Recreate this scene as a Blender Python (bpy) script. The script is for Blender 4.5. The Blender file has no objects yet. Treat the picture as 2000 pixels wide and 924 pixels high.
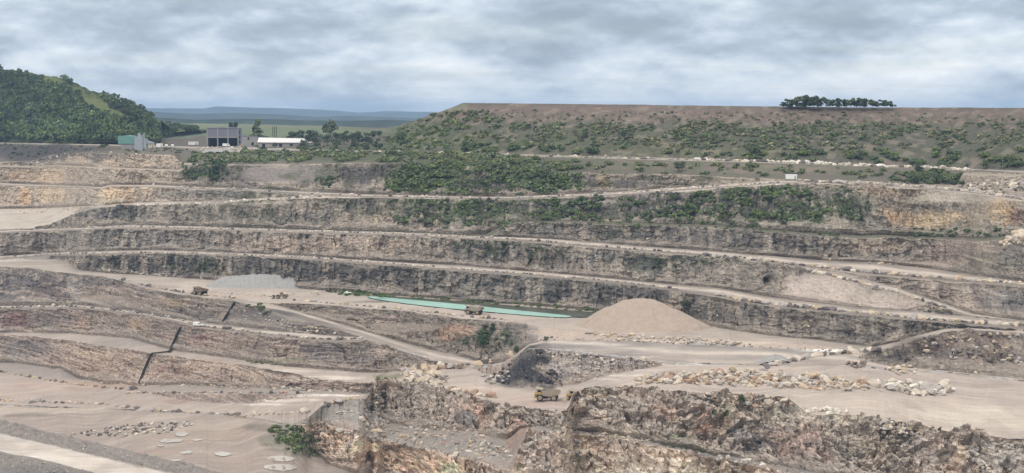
import bpy, bmesh, math, random
import numpy as np
from mathutils import Vector, Matrix
random.seed(7); RS = np.random.RandomState(11)
R = math.radians
scn = bpy.context.scene
COL = scn.collection

# ---------------------------------------------------------------- camera, sky, sun, exposure
F = 3400.0; TH = math.atan(240.0/3400.0)
cam = bpy.data.cameras.new("camera"); cam.sensor_width = 36; cam.lens = F/2000*36
cam.clip_start = 1; cam.clip_end = 60000
co = bpy.data.objects.new("camera", cam); COL.objects.link(co)
co.location = (0, 0, 0); co.rotation_euler = (math.pi/2-TH, 0, 0); scn.camera = co
SUN_EL, SUN_AZ = 52, -150          # azimuth clockwise from +Y
sl = bpy.data.lights.new("sun", 'SUN'); sl.energy = 1.5; sl.angle = R(11); sl.color = (1, .965, .92)
so = bpy.data.objects.new("sun", sl); COL.objects.link(so)
sd = Vector((math.sin(R(SUN_AZ))*math.cos(R(SUN_EL)), math.cos(R(SUN_AZ))*math.cos(R(SUN_EL)), math.sin(R(SUN_EL))))
so.rotation_euler = (-sd).to_track_quat('-Z', 'Y').to_euler()
scn.view_settings.view_transform = 'Standard'; scn.view_settings.look = 'None'
scn.view_settings.exposure = 0.07; scn.view_settings.gamma = 1
try: scn.cycles.volume_bounces = 0; scn.cycles.max_bounces = 6
except Exception: pass

def nd(nt, t, **kw):
    n = nt.nodes.new(t)
    for k, v in kw.items():
        if k.startswith('i_'):
            key = k[2:]; n.inputs[int(key) if key.isdigit() else key.replace('_', ' ')].default_value = v
        else: setattr(n, k, v)
    return n
def L(nt, a, ai, b, bi): nt.links.new(a.outputs[ai], b.inputs[bi])
def mth(nt, op, a, b=None, clamp=False):
    n = nt.nodes.new('ShaderNodeMath'); n.operation = op; n.use_clamp = clamp
    for k, x in enumerate((a, b)):
        if x is None: continue
        if isinstance(x, (int, float)): n.inputs[k].default_value = x
        else: nt.links.new(x, n.inputs[k])
    return n.outputs[0]
def ramp(nt, fac, stops, interp='LINEAR'):
    n = nt.nodes.new('ShaderNodeValToRGB'); n.color_ramp.interpolation = interp
    e = n.color_ramp.elements
    while len(e) < len(stops): e.new(.5)
    for q, (p, c) in zip(e, stops): q.position = p; q.color = (*c, 1) if len(c) == 3 else c
    nt.links.new(fac, n.inputs[0]); return n.outputs[0]

w = bpy.data.worlds.new("World"); scn.world = w; w.use_nodes = True
nt = w.node_tree; nt.nodes.clear()
sky = nd(nt, 'ShaderNodeTexSky', sky_type='NISHITA', sun_disc=False)
sky.sun_elevation = R(SUN_EL); sky.sun_rotation = R(SUN_AZ)
bg1 = nd(nt, 'ShaderNodeBackground', i_Strength=0.11); L(nt, sky, 0, bg1, 0)
tc = nd(nt, 'ShaderNodeTexCoord'); sp = nd(nt, 'ShaderNodeSeparateXYZ'); L(nt, tc, 'Generated', sp, 0)
zc = mth(nt, 'MAXIMUM', sp.outputs[2], 0.0)
den = mth(nt, 'ADD', zc, 0.028)
px = mth(nt, 'DIVIDE', sp.outputs[0], den); py = mth(nt, 'DIVIDE', sp.outputs[1], den)
cb = nd(nt, 'ShaderNodeCombineXYZ'); nt.links.new(px, cb.inputs[0]); nt.links.new(py, cb.inputs[1])
# small-scale puffs follow the view direction, big sheets follow the cloud layer
n1 = nd(nt, 'ShaderNodeTexNoise', i_Scale=0.42, i_Detail=7.0, i_Roughness=0.56, i_Distortion=0.35); L(nt, cb, 0, n1, 'Vector')
def cloud(off):
    mp = nd(nt, 'ShaderNodeMapping'); mp.inputs['Scale'].default_value = (13, 13, 33); mp.inputs['Location'].default_value = (3.1, 1.7, .4+off)
    L(nt, tc, 'Generated', mp, 0)
    a = nd(nt, 'ShaderNodeTexNoise', i_Scale=1.0, i_Detail=9.0, i_Roughness=0.55, i_Distortion=.0); L(nt, mp, 0, a, 'Vector')
    mq = nd(nt, 'ShaderNodeMapping'); mq.inputs['Scale'].default_value = (5, 5, 24); mq.inputs['Location'].default_value = (8.3, 5.2, off); L(nt, tc, 'Generated', mq, 0)
    b = nd(nt, 'ShaderNodeTexNoise', i_Scale=1.0, i_Detail=5.0, i_Roughness=0.5); L(nt, mq, 0, b, 'Vector')
    return mth(nt, 'ADD', mth(nt, 'MULTIPLY', a.outputs[0], .62), mth(nt, 'MULTIPLY', b.outputs[0], .38))
ca = cloud(0.0); cbb = cloud(.13)
# cloud tops face the light : thicker below than above reads bright
rel = mth(nt, 'MULTIPLY', mth(nt, 'SUBTRACT', ca, cbb), 1.5)
mix = mth(nt, 'ADD', mth(nt, 'SUBTRACT', 1.0, ca), rel)
hzn = mth(nt, 'MULTIPLY', mth(nt, 'SUBTRACT', 1.0, mth(nt, 'MULTIPLY', zc, 30.0), clamp=True), .06)
mix = mth(nt, 'ADD', mix, hzn)
ccol = ramp(nt, mix, [(.36, (.31, .37, .44)), (.45, (.40, .47, .55)), (.52, (.53, .60, .68)), (.59, (.68, .74, .79)), (.70, (.88, .90, .91))])
neu = nd(nt, 'ShaderNodeMix', data_type='RGBA'); nt.links.new(mth(nt, 'MULTIPLY', mth(nt, 'SUBTRACT', zc, .07), 4.0, clamp=True), neu.inputs[0]); nt.links.new(ccol, neu.inputs[6]); neu.inputs[7].default_value = (.675, .64, .605, 1)
ccol = neu.outputs[2]
lift = mth(nt, 'ADD', 1.0, mth(nt, 'MULTIPLY', mth(nt, 'POWER', zc, .8), 1.7))
bg2 = nd(nt, 'ShaderNodeBackground'); nt.links.new(ccol, bg2.inputs[0]); nt.links.new(lift, bg2.inputs[1])
cov = ramp(nt, n1.outputs[0], [(.34, (.8, .8, .8)), (.5, (1, 1, 1))])
ms = nd(nt, 'ShaderNodeMixShader'); nt.links.new(cov, ms.inputs[0]); L(nt, bg1, 0, ms, 1); L(nt, bg2, 0, ms, 2)
wo = nd(nt, 'ShaderNodeOutputWorld'); L(nt, ms, 0, wo, 0)

# ---------------------------------------------------------------- small helpers
def lin(c):
    c = np.asarray(c, float)/255.0
    return np.where(c <= .04045, c/12.92, ((c+.055)/1.055)**2.4)
def alb(r, g, b, k=.82): return tuple(float(x)*k for x in lin((r, g, b)))

def tag(o, label=None, cat=None, group=None, kind=None):
    if label: o['label'] = label
    if cat: o['category'] = cat
    if group: o['group'] = group
    if kind: o['kind'] = kind
    return o
def empty(name, loc, rz=0, sc=1.0):
    o = bpy.data.objects.new(name, None); COL.objects.link(o); o.location = loc
    o.rotation_euler = (0, 0, rz); o.scale = (sc,)*3; return o
def np_mesh(name, V, Fc, mat, parent=None, col=None, extra=None, smooth=False, k=4):
    me = bpy.data.meshes.new(name)
    V = np.ascontiguousarray(V, dtype=np.float32); Fc = np.ascontiguousarray(Fc, dtype=np.int32)
    me.vertices.add(len(V)); me.vertices.foreach_set('co', V.ravel())
    n = len(Fc); k = Fc.shape[1]
    me.loops.add(n*k); me.polygons.add(n)
    me.loops.foreach_set('vertex_index', Fc.ravel())
    me.polygons.foreach_set('loop_start', np.arange(0, n*k, k, dtype=np.int32))
    me.polygons.foreach_set('loop_total', np.full(n, k, dtype=np.int32))
    me.polygons.foreach_set('use_smooth', np.full(n, smooth, dtype=bool))
    me.update(calc_edges=True)
    if col is not None:
        a = me.color_attributes.new('col', 'FLOAT_COLOR', 'POINT')
        c = np.ones((len(V), 4), np.float32); c[:, :3] = col; a.data.foreach_set('color', c.ravel())
    if extra:
        for nm, arr in extra.items():
            a = me.attributes.new(nm, 'FLOAT', 'POINT'); a.data.foreach_set('value', np.asarray(arr, np.float32))
    if mat: me.materials.append(mat)
    o = bpy.data.objects.new(name, me); COL.objects.link(o)
    if parent: o.parent = parent
    return o

# ---------------------------------------------------------------- noise (numpy)
def hsh(*a, seed=0):
    h = np.full(np.broadcast(*a).shape, (seed*2654435761+97) & 0xffffffff, np.uint64)
    for i, x in enumerate(a):
        h = (h ^ ((np.asarray(x).astype(np.int64).astype(np.uint64) + np.uint64(0x9E3779B9)) * np.uint64([73856093, 19349663, 83492791][i]))) & np.uint64(0xffffffff)
        h = (h*np.uint64(2246822519)) & np.uint64(0xffffffff); h ^= h >> np.uint64(15)
    h = (h*np.uint64(3266489917)) & np.uint64(0xffffffff); h ^= h >> np.uint64(13)
    return h.astype(np.float64)/4294967295.0
def vn2(x, y, seed=0):
    xi = np.floor(x); yi = np.floor(y); fx = x-xi; fy = y-yi
    fx = fx*fx*(3-2*fx); fy = fy*fy*(3-2*fy)
    a = hsh(xi, yi, seed=seed); b = hsh(xi+1, yi, seed=seed); c = hsh(xi, yi+1, seed=seed); d = hsh(xi+1, yi+1, seed=seed)
    return (a*(1-fx)+b*fx)*(1-fy)+(c*(1-fx)+d*fx)*fy
def fbm(x, y, o=4, seed=0, g=.5):
    s = 0; a = 1; t = 0
    for i in range(o):
        s = s+a*vn2(x*2**i, y*2**i, seed+i*7); t += a; a *= g
    return s/t*2-1
def n1d(u, sc, seed, o=3): return fbm(u/sc, u*0+seed*3.7, o, seed)
def blocks(x, z, wd, ht, seed):
    "piecewise constant offsets of stacked blocks"
    wz = z/ht+.6*fbm(x/(wd*3), z/(ht*6), 2, seed)
    rw = np.floor(wz); cx = x/wd*(.7+.6*hsh(rw, rw*0, seed=seed+1))+hsh(rw, rw*0, seed=seed+2)*7+.25*fbm(x/wd, z/ht, 2, seed+5)
    return hsh(rw, np.floor(cx), seed=seed+3)*2-1

# ---------------------------------------------------------------- where a sight line meets the ground
cT, sT = math.cos(TH), math.sin(TH)
def tv(v): b = (462-v)/F; return (sT-b*cT)/(cT+b*sT)
def xs(u, v): b = (462-v)/F; return ((u-1000)/F)/(cT+b*sT)
def KN(*p): return (np.array(p[0::2], float), np.array(p[1::2], float))
# quarry benches: crest and toe lines, far to near (map u -> v)
LN = [
('T0',  KN(0,243,380,241,640,246,740,250,765,249,800,239,850,222,880,211,905,201,1000,202,1200,204,1500,208,1800,210,2000,211)),
('R1r', KN(0,279,230,283,380,287,500,288,600,292,790,296,900,299,1100,305,1350,311,1500,315,1600,318,1700,322,1800,327,1900,331,2000,335)),
('R1f', KN(0,281,230,285,380,290,600,295,790,299,1100,308,1350,315,1500,319,1700,326,1800,330,1900,334,1905,332,2000,338)),
('C0',  KN(0,318,60,315,100,303,130,298,200,299,340,303,352,318,380,321,430,322,560,321,640,320,700,318,790,320,900,324,1000,333,1140,338,1370,343,1420,347,1530,351,1560,350,1700,356,1800,361,1870,362,1880,336,2000,338)),
('F0',  KN(0,322,60,325,110,322,200,326,350,331,380,321,430,322,560,321,640,320,700,318,790,320,900,324,1000,333,1140,338,1370,343,1420,347,1530,351,1560,350,1700,356,1800,361,1870,362,1880,338,2000,341)),
('C1',  KN(0,326,60,327,110,324,200,328,350,334,380,322,430,323,560,322,640,320,700,318,790,320,900,324,1000,333,1140,338,1370,343,1420,347,1530,351,1560,350,1700,356,1800,361,1870,362,1885,342,2000,346)),
('F1',  KN(0,357,200,365,215,361,300,361,400,365,500,369,620,375,700,379,900,383,1000,384,1100,380,1200,375,1300,367,1400,361,1500,353,1600,352,1700,358,1800,362,1870,365,1900,370,2000,384)),
('C2',  KN(0,362,200,369,215,364,300,365,400,370,500,374,620,382,700,385,760,386,900,388,1000,390,1200,382,1400,368,1530,358,1600,358,1700,363,1800,369,1900,378,2000,393)),
('F2',  KN(0,408,100,406,200,401,260,396,400,392,500,388,600,383,650,384,700,385,760,386,900,388,1000,390,1200,382,1400,368,1530,358,1600,358,1700,363,1800,369,1900,378,2000,393)),
('C3',  KN(0,449,60,446,100,437,130,425,150,416,190,407,240,401,400,398,500,392,600,387,650,385,700,386,760,387,900,389,1000,391,1200,383,1400,369,1530,359,1600,359,1700,364,1800,370,1900,379,2000,394)),
('Fm',  KN(0,450,60,448,200,442,260,438,400,442,600,448,760,453,800,454,850,456,900,458,950,458,1000,433,1010,432,1100,431,1200,434,1300,436,1400,440,1500,448,1640,459,1780,460,1900,466,2000,459)),
('Cm',  KN(0,450,60,448,200,442,260,438,400,442,600,448,760,453,800,454,850,456,900,459,960,461,1003,434,1100,434,1200,439,1300,441,1400,445,1500,453,1640,464,1770,465,1785,470,1800,465,1900,472,2000,466)),
('F3',  KN(0,450,60,448,200,442,260,438,400,442,600,448,760,453,840,456,900,460,1000,463,1100,468,1200,477,1300,484,1400,491,1500,499,1600,508,1700,512,1800,522,1900,537,2000,550)),
('C4a', KN(0,455,100,452,240,446,400,448,600,455,760,459,900,466,1000,470,1100,478,1200,487,1300,496,1400,502,1500,513,1560,521,1600,525,1700,538,1800,546,1900,553,2000,558)),
('F4r', KN(0,455,100,452,240,446,400,448,600,455,760,459,900,466,1000,470,1100,478,1200,487,1300,496,1400,502,1500,513,1560,521,1600,527,1650,538,1700,549,1750,561,1800,577,1850,594,1900,612,1950,620,2000,626)),
('C4',  KN(0,455,100,452,240,446,400,448,600,455,760,459,900,466,1000,470,1100,478,1200,487,1300,496,1400,502,1500,513,1560,523,1600,534,1650,547,1700,560,1750,573,1800,589,1850,606,1890,617,2000,627)),
('F4',  KN(0,500,100,494,200,490,300,488,400,491,500,495,600,500,700,507,800,513,900,518,1000,527,1100,535,1200,544,1300,554,1400,562,1450,570,1500,579,1600,592,1700,602,1800,609,1880,618,2000,628)),
('C5',  KN(0,506,100,500,200,497,300,495,400,498,500,502,600,507,700,515,800,521,900,530,1000,537,1100,545,1200,553,1300,565,1350,573,1400,580,1450,590,1500,598,1600,608,1700,618,1800,627,1900,636,2000,643)),
('F5',  KN(0,512,110,506,130,512,150,525,200,533,280,537,400,546,500,556,620,566,700,571,750,577,850,582,950,590,1050,597,1150,606,1200,612,1350,628,1400,640,1450,648,1500,655,1600,664,1650,671,1700,678,1750,668,1800,652,1850,642,1900,641,2000,647)),
('C6',  KN(0,520,60,523,100,530,200,540,250,552,300,566,350,575,400,580,450,585,490,590,520,592,555,592,600,593,700,601,800,608,850,615,900,622,1000,629,1050,638,1100,646,1200,653,1300,660,1400,664,1500,668,1600,674,1660,686,1690,690,1740,678,1800,660,1850,646,1900,645,2000,650)),
('RR',  KN(0,520,60,523,100,530,200,540,250,552,300,566,350,575,400,580,450,585,490,590,520,593,560,601,600,613,650,627,700,642,750,657,800,672,850,685,900,697,940,707,960,711,985,707,1010,690,1035,671,1060,665,1150,664,1250,668,1350,673,1450,678,1550,682,1650,689,1690,703,1750,716,1850,724,2000,741)),
('RF',  KN(0,520,60,523,100,530,200,540,250,552,300,566,350,575,400,580,450,586,490,597,540,611,600,627,650,641,700,656,750,672,800,688,850,702,900,712,940,717,980,710,1010,694,1035,679,1060,679,1150,688,1300,706,1350,709,1500,712,1640,712,1750,723,1850,727,2000,743)),
('F6',  KN(0,598,100,596,140,594,200,600,250,606,300,615,350,623,420,632,500,642,600,652,670,657,700,659,715,661,750,673,800,689,850,703,900,713,940,718,980,711,1010,695,1035,680,1060,680,1150,689,1300,707,1350,710,1500,713,1640,713,1750,724,1850,728,2000,744)),
('C7',  KN(0,604,130,601,200,607,280,616,330,626,390,640,450,648,500,655,600,664,650,668,700,667,715,663,750,674,800,690,850,704,900,714,940,719,980,712,1010,696,1035,681,1060,681,1150,690,1300,708,1350,711,1500,714,1640,714,1750,725,1850,729,2000,745)),
('F7',  KN(0,650,140,652,200,656,260,662,300,673,350,687,400,692,450,700,500,708,560,716,640,722,720,728,800,725,860,721,920,720,945,730,960,745,1000,756,1060,757,1100,756,1130,750,1160,738,1200,730,1300,713,1350,711,1500,714,1640,714,1750,725,1850,729,2000,745)),
('C8',  KN(0,652,60,656,130,664,200,675,250,681,300,691,350,696,400,703,500,716,540,723,600,734,650,742,700,747,722,748,742,738,800,748,850,755,900,765,950,778,1000,790,1060,798,1105,800,1112,790,1120,765,1150,753,1200,753,1280,758,1400,766,1500,770,1540,775,1570,797,1600,806,1680,810,1750,820,1820,836,1900,845,2000,858)),
('F8',  KN(0,708,60,712,120,722,160,740,200,748,260,752,400,752,500,757,600,762,700,767,722,768,742,739,800,749,850,756,900,766,950,779,1000,791,1060,799,1105,801,1112,791,1120,766,1150,754,1200,754,1280,759,1400,767,1500,771,1540,776,1570,798,1600,807,1680,811,1750,821,1820,837,1900,846,2000,859)),
('C9',  KN(0,727,60,736,150,750,270,763,330,769,500,770,600,770,700,771,722,772,742,739,800,749,850,756,900,766,950,779,1000,791,1060,799,1105,801,1112,791,1120,766,1150,754,1200,754,1280,759,1400,767,1500,771,1540,776,1570,798,1600,807,1680,811,1750,821,1820,837,1900,846,2000,859)),
('F9',  KN(0,728,60,737,150,749,270,764,330,778,420,788,500,787,560,780,620,773,700,772,722,773,742,740,800,750,850,757,900,767,950,780,1000,792,1060,800,1105,802,1112,792,1120,767,1150,755,1200,755,1280,760,1400,768,1500,772,1540,777,1570,799,1600,808,1680,812,1750,822,1820,838,1900,847,2000,860)),
('LB',  KN(0,790,100,795,300,802,450,808,570,830,600,818,625,796,640,786,700,779,714,780,722,776,742,741,800,751,850,758,900,768,950,781,1000,793,1060,801,1105,803,1112,793,1120,768,1150,756,1200,756,1280,761,1400,769,1500,773,1540,778,1570,800,1600,809,1680,813,1750,823,1820,839,1900,848,2000,861)),
('PC',  KN(0,790,100,795,300,802,450,808,570,830,600,818,625,796,640,786,700,779,714,780,722,776,742,741,800,751,850,758,900,768,950,781,1000,793,1060,801,1105,803,1112,793,1120,768,1150,756,1200,756,1280,761,1400,769,1500,773,1540,778,1570,800,1600,809,1680,813,1750,823,1820,839,1900,848,2000,861)),
('TR',  KN(0,790,100,795,300,802,450,808,570,830,600,818,625,797,640,787,700,780,712,784,718,802,760,826,800,835,850,838,900,842,950,850,990,858,1015,838,1040,834,1100,838,1160,843,1270,862,1400,888,1500,906,1600,926,1700,945,2000,985)),
('TF',  KN(0,790,100,795,300,802,450,808,570,830,600,830,625,822,640,830,700,848,800,872,900,893,960,910,1000,922,1012,880,1030,840,1100,842,1160,853,1250,866,1300,874,1400,896,1500,915,1600,935,1700,962,2000,990)),
('FB',  KN(0,790,100,795,300,802,450,808,570,831,600,872,640,905,700,930,800,962,900,985,1000,992,2000,995)),
('LF',  KN(0,822,50,832,100,845,200,868,300,893,400,915,430,924,600,965,760,998,2000,998)),
('E1',  KN(0,822,50,832,100,845,200,868,300,893,400,915,430,924,600,965,760,998,2000,998)),
('E2',  KN(0,848,100,870,200,895,330,926,500,968,650,1000,2000,1000)),
('E3',  KN(0,882,100,902,200,930,400,985,460,1002,2000,1002)),
('END', KN(0,1030,2000,1030)),
]
NAMES = [n for n, _ in LN]; IX = {n: i for i, n in enumerate(NAMES)}
# slope (dz/dd) of the strip below each line, by u ; s=0 flat floor
def K(*p): return KN(*p)
SEG = {
'T0': ('hill',  K(0,.02,700,.02,760,.05,850,.24,950,.30,2000,.30)),
'R1r':('track', K(0,.0)),
'R1f':('terr',  K(0,.12,230,.10,300,.0,600,.02,900,.08,1100,.18,1500,.16,1800,.16,1900,.04,2000,.03)),
'C0': ('face',  K(0,2.0)),
'F0': ('bench', K(0,.0)),
'C1': ('faceU', K(0,2.6,350,2.6,430,1.3,640,1.3,700,2.4,800,1.1,1140,1.2,1200,2.2,1400,1.2,1870,.6)),
'F1': ('road',  K(0,.0)),
'C2': ('face2', K(0,3.0)),
'F2': ('road3', K(0,.03)),
'C3': ('face3', K(0,1.2,300,1.2,500,1.6,760,1.1,1000,.85,1600,.85,1720,1.3,2000,1.3)),
'Fm': ('benchv',K(0,.0)),
'Cm': ('facem', K(0,2.4)),
'F3': ('road',  K(0,.0)),
'C4a':('face4a',K(0,1.6)),
'F4r':('road',  K(0,.0)),
'C4': ('face4', K(0,2.4,1480,2.4,1540,1.0,2000,1.0)),
'F4': ('road',  K(0,.0)),
'C5': ('face5', K(0,.3,110,.3,150,2.4,2000,2.4)),
'F5': ('pit',   K(0,.0)),
'C6': ('face6', K(0,1.7,940,1.5,1040,.32,1650,.3,1700,.53,2000,.53)),
'RR': ('ramp',  K(0,.0,1340,.01,1400,.07,1650,.05,1700,.0)),
'RF': ('slope6',K(0,1.2,450,1.4,700,1.1,940,1.0,1000,.75,1400,.75)),
'F6': ('road',  K(0,.0)),
'C7': ('face7', K(0,1.6,940,1.2,1000,.75,2000,.75)),
'F7': ('plat',  K(0,.0,1180,.0,1300,.05,1400,.06,2000,.03)),
'C8': ('face8', K(0,1.6)),
'F8': ('floor9',K(0,.0)),
'C9': ('slope9',K(0,.5)),
'F9': ('floor', K(0,.0,300,.02,560,.15,600,.15,640,.0)),
'LB': ('jump',  K(0,.0)),
'PC': ('near',  K(0,1.2,740,1.1,900,1.0,990,1.2,1020,2.2,1100,2.2,1150,1.8,1500,1.3,1700,1.1,2000,1.0)),
'TR': ('terrace',K(0,.05,700,.03,760,.2,1000,.25,1020,.1,2000,.12)),
'TF': ('near2', K(0,1.5)),
'FB': ('lowfl', K(0,.0,400,.02,520,.10,585,.32,600,.25,640,.0)),
'LF': ('jump',  K(0,.0)),
'E1': ('berm',  K(0,.45)),
'E2': ('nroad', K(0,.0)),
'E3': ('nrub',  K(0,.4)),
}
def ipl(k, u):
    if len(k[0]) == 1: return np.full_like(u, k[1][0])
    return np.interp(u, k[0], k[1])
WIG = {k_: v_*1.0 for k_, v_ in {'LF':1.5,'T0':.5,'C0':1.2,'C1':1.0,'C2':.6,'C3':1.0,'Fm':1.5,'Cm':2.0,'F3':.7,'C4a':.6,'C4':.6,'C5':.8,'F5':1.2,'C6':.8,'RR':.8,'RF':.8,'F6':.8,'C7':.8,'F7':1.5,'C8':1.2,'F8':2.5,'C9':1,'PC':2.2,'TR':3,'TF':2.5,'FB':4,'E1':1.5,'E2':1.2,'E3':2}.items()}
SHARE = {'F8':'C8','C9':'C8','F9':'C8','LB':'PC'}
def chain(u, wig=True):
    u = np.asarray(u, float); N = len(LN)
    V = np.zeros((N, len(u)))
    for i, (nm, k) in enumerate(LN):
        v = ipl(k, u)
        if wig and nm in ('LF', 'E1'): v = v+1.5*n1d(u, 30, 77, 3)+1.0*n1d(u, 6, 78, 3)
        elif wig and nm in WIG:
            v = v+WIG[nm]*n1d(u, 30, i, 3)*1.2+(1.6*np.abs(n1d(u, 7, i+40, 3))*np.clip(n1d(u, 60, i+50, 2)*3+.9, .2, 1.6) if nm in ('C0','C1','C2','C3','Cm','C4a','C4','C5','C6','RF','C7','C8','TF') else 0)
        V[i] = v
        if nm in ('C8','F8','C9','F9','LB'):   # one shared edge right of the headland
            m = (u > 742); V[i] = np.where(m, ipl(dict(LN)['PC'], u)-(IX['PC']-i)*.05+((5.0*n1d(u, 34, 31, 5)-2.0*np.abs(n1d(u, 9, 71, 3))) if wig else 0), V[i])
        if nm == 'PC': V[i] = np.where(u > 742, ipl(k, u)+((5.0*n1d(u, 34, 31, 5)-2.0*np.abs(n1d(u, 9, 71, 3))) if wig else 0), ipl(k, u))
        if nm == 'LB' : V[i] = np.where(u <= 742, ipl(k, u), V[i])
        if i: V[i] = np.maximum(V[i], V[i-1]+.02)
    T = tv(V); D = np.zeros_like(V); Z = np.zeros_like(V)
    a = IX['F5']
    Z[a] = np.interp(u, [1680, 1850], [-112, -105]); D[a] = -Z[a]/T[a]
    for i in range(a-1, -1, -1):
        s = ipl(SEG[NAMES[i]][1], u)
        d0 = D[i+1]; z0 = Z[i+1]
        den = s+T[i]
        D[i] = np.clip((s*d0-z0)/np.maximum(den, .004), d0, d0+1600)
        Z[i] = -T[i]*D[i]
    for i in range(a+1, N):
        s = ipl(SEG[NAMES[i-1]][1], u); d0 = D[i-1]; z0 = Z[i-1]
        D[i] = (s*d0-z0)/(s+T[i])
        Z[i] = -T[i]*D[i]; nm = NAMES[i]
        if nm == 'PC':
            zz = np.interp(u, [585, 606, 625, 712, 722, 742], [-155, -154, -152, -150, -150, -131])
            wgt = np.interp(u, [590, 606, 735, 745], [0, 1, 1, 0])
            zt = Z[i]*(1-wgt)+zz*wgt; D[i] = -zt/T[i]; Z[i] = zt
            dd = np.interp(u, [1090, 1150, 1280, 1500, 1570, 1650], [781, 785, 780, 765, 748, 745]); w2 = np.interp(u, [1098, 1108, 1560, 1640], [0, 1, 1, 0])
            D[i] = np.minimum(D[i], D[i]*(1-w2)+dd*w2); Z[i] = -T[i]*D[i]
        if nm == 'F7':
            zz = np.interp(u, [740, 760, 860, 900, 1000, 1060, 1150], [-140, -138.5, -134.5, -133.5, -133, -131.5, -127]); wg = np.interp(u, [735, 750, 1120, 1170], [0, 1, 1, 0])
            zt = Z[i]*(1-wg)+zz*wg; D[i] = np.minimum(-zt/T[i], D[i-1]); Z[i] = -T[i]*D[i]
        if nm == 'E1':
            D[i] = 118/T[i]; Z[i] = -118
    return V, T, D, Z
def gsm(a, sg):
    n = int(sg*3)+1; k = np.exp(-.5*(np.arange(-n, n+1)/sg)**2); k /= k.sum()
    return np.convolve(np.pad(a, n, mode='edge'), k, 'valid')
_cu = np.arange(-700, 2701, 2.0)
def _build():
    V, T, D, Z = chain(_cu)
    a = IX['F5']
    for i in range(0, a): D[i] = gsm(D[i], 10)
    for i in (IX['T0'], IX['R1r'], IX['R1f']): D[i] = gsm(D[i], 35)
    for i in range(a-1, -1, -1): D[i] = np.maximum(D[i], D[i+1])
    for i in range(a+1, len(D)):
        if NAMES[i] in ('LB', 'PC', 'TR', 'TF', 'FB'):
            w_ = np.clip(1-np.abs(_cu-660)/110, 0, 1)**.3; w2_ = np.clip(1-np.abs(_cu-1110)/60, 0, 1)**.3
            w_ = np.maximum(w_, w2_) if NAMES[i] != 'LB' else w_
            if NAMES[i] == 'LB': D[i] = np.where(w_ > 0, D[i], gsm(D[i], 10))
            else: D[i] = gsm(D[i], 3)*w_+gsm(D[i], 11)*(1-w_)
        else: D[i] = gsm(D[i], 11)
    for i in range(a+1, len(D)): D[i] = np.minimum(D[i], D[i-1])
    return V, T, D, -T*D
_cv = _build()
def G(u, v, off=0.0):
    "world point on the ground seen at (u, v)"
    j = (u+700)/2.0; j0 = int(max(0, min(len(_cu)-2, math.floor(j)))); f = min(1, max(0, j-j0))
    V = _cv[0][:, j0]*(1-f)+_cv[0][:, j0+1]*f; D = _cv[2][:, j0]*(1-f)+_cv[2][:, j0+1]*f; Z = _cv[3][:, j0]*(1-f)+_cv[3][:, j0+1]*f
    i = int(np.searchsorted(V, v))-1; i = max(0, min(len(V)-2, i)); t = tv(v)
    dn = (Z[i+1]-Z[i])+t*(D[i+1]-D[i])
    k = (-t*D[i]-Z[i])/dn if abs(dn) > 1e-6 else 0
    k = min(1, max(0, k)); d = D[i]+k*(D[i+1]-D[i])
    return Vector((xs(u, v)*d, d, -t*d+off))
def mpp(p): return p[1]/F        # metres per photo pixel there

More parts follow.
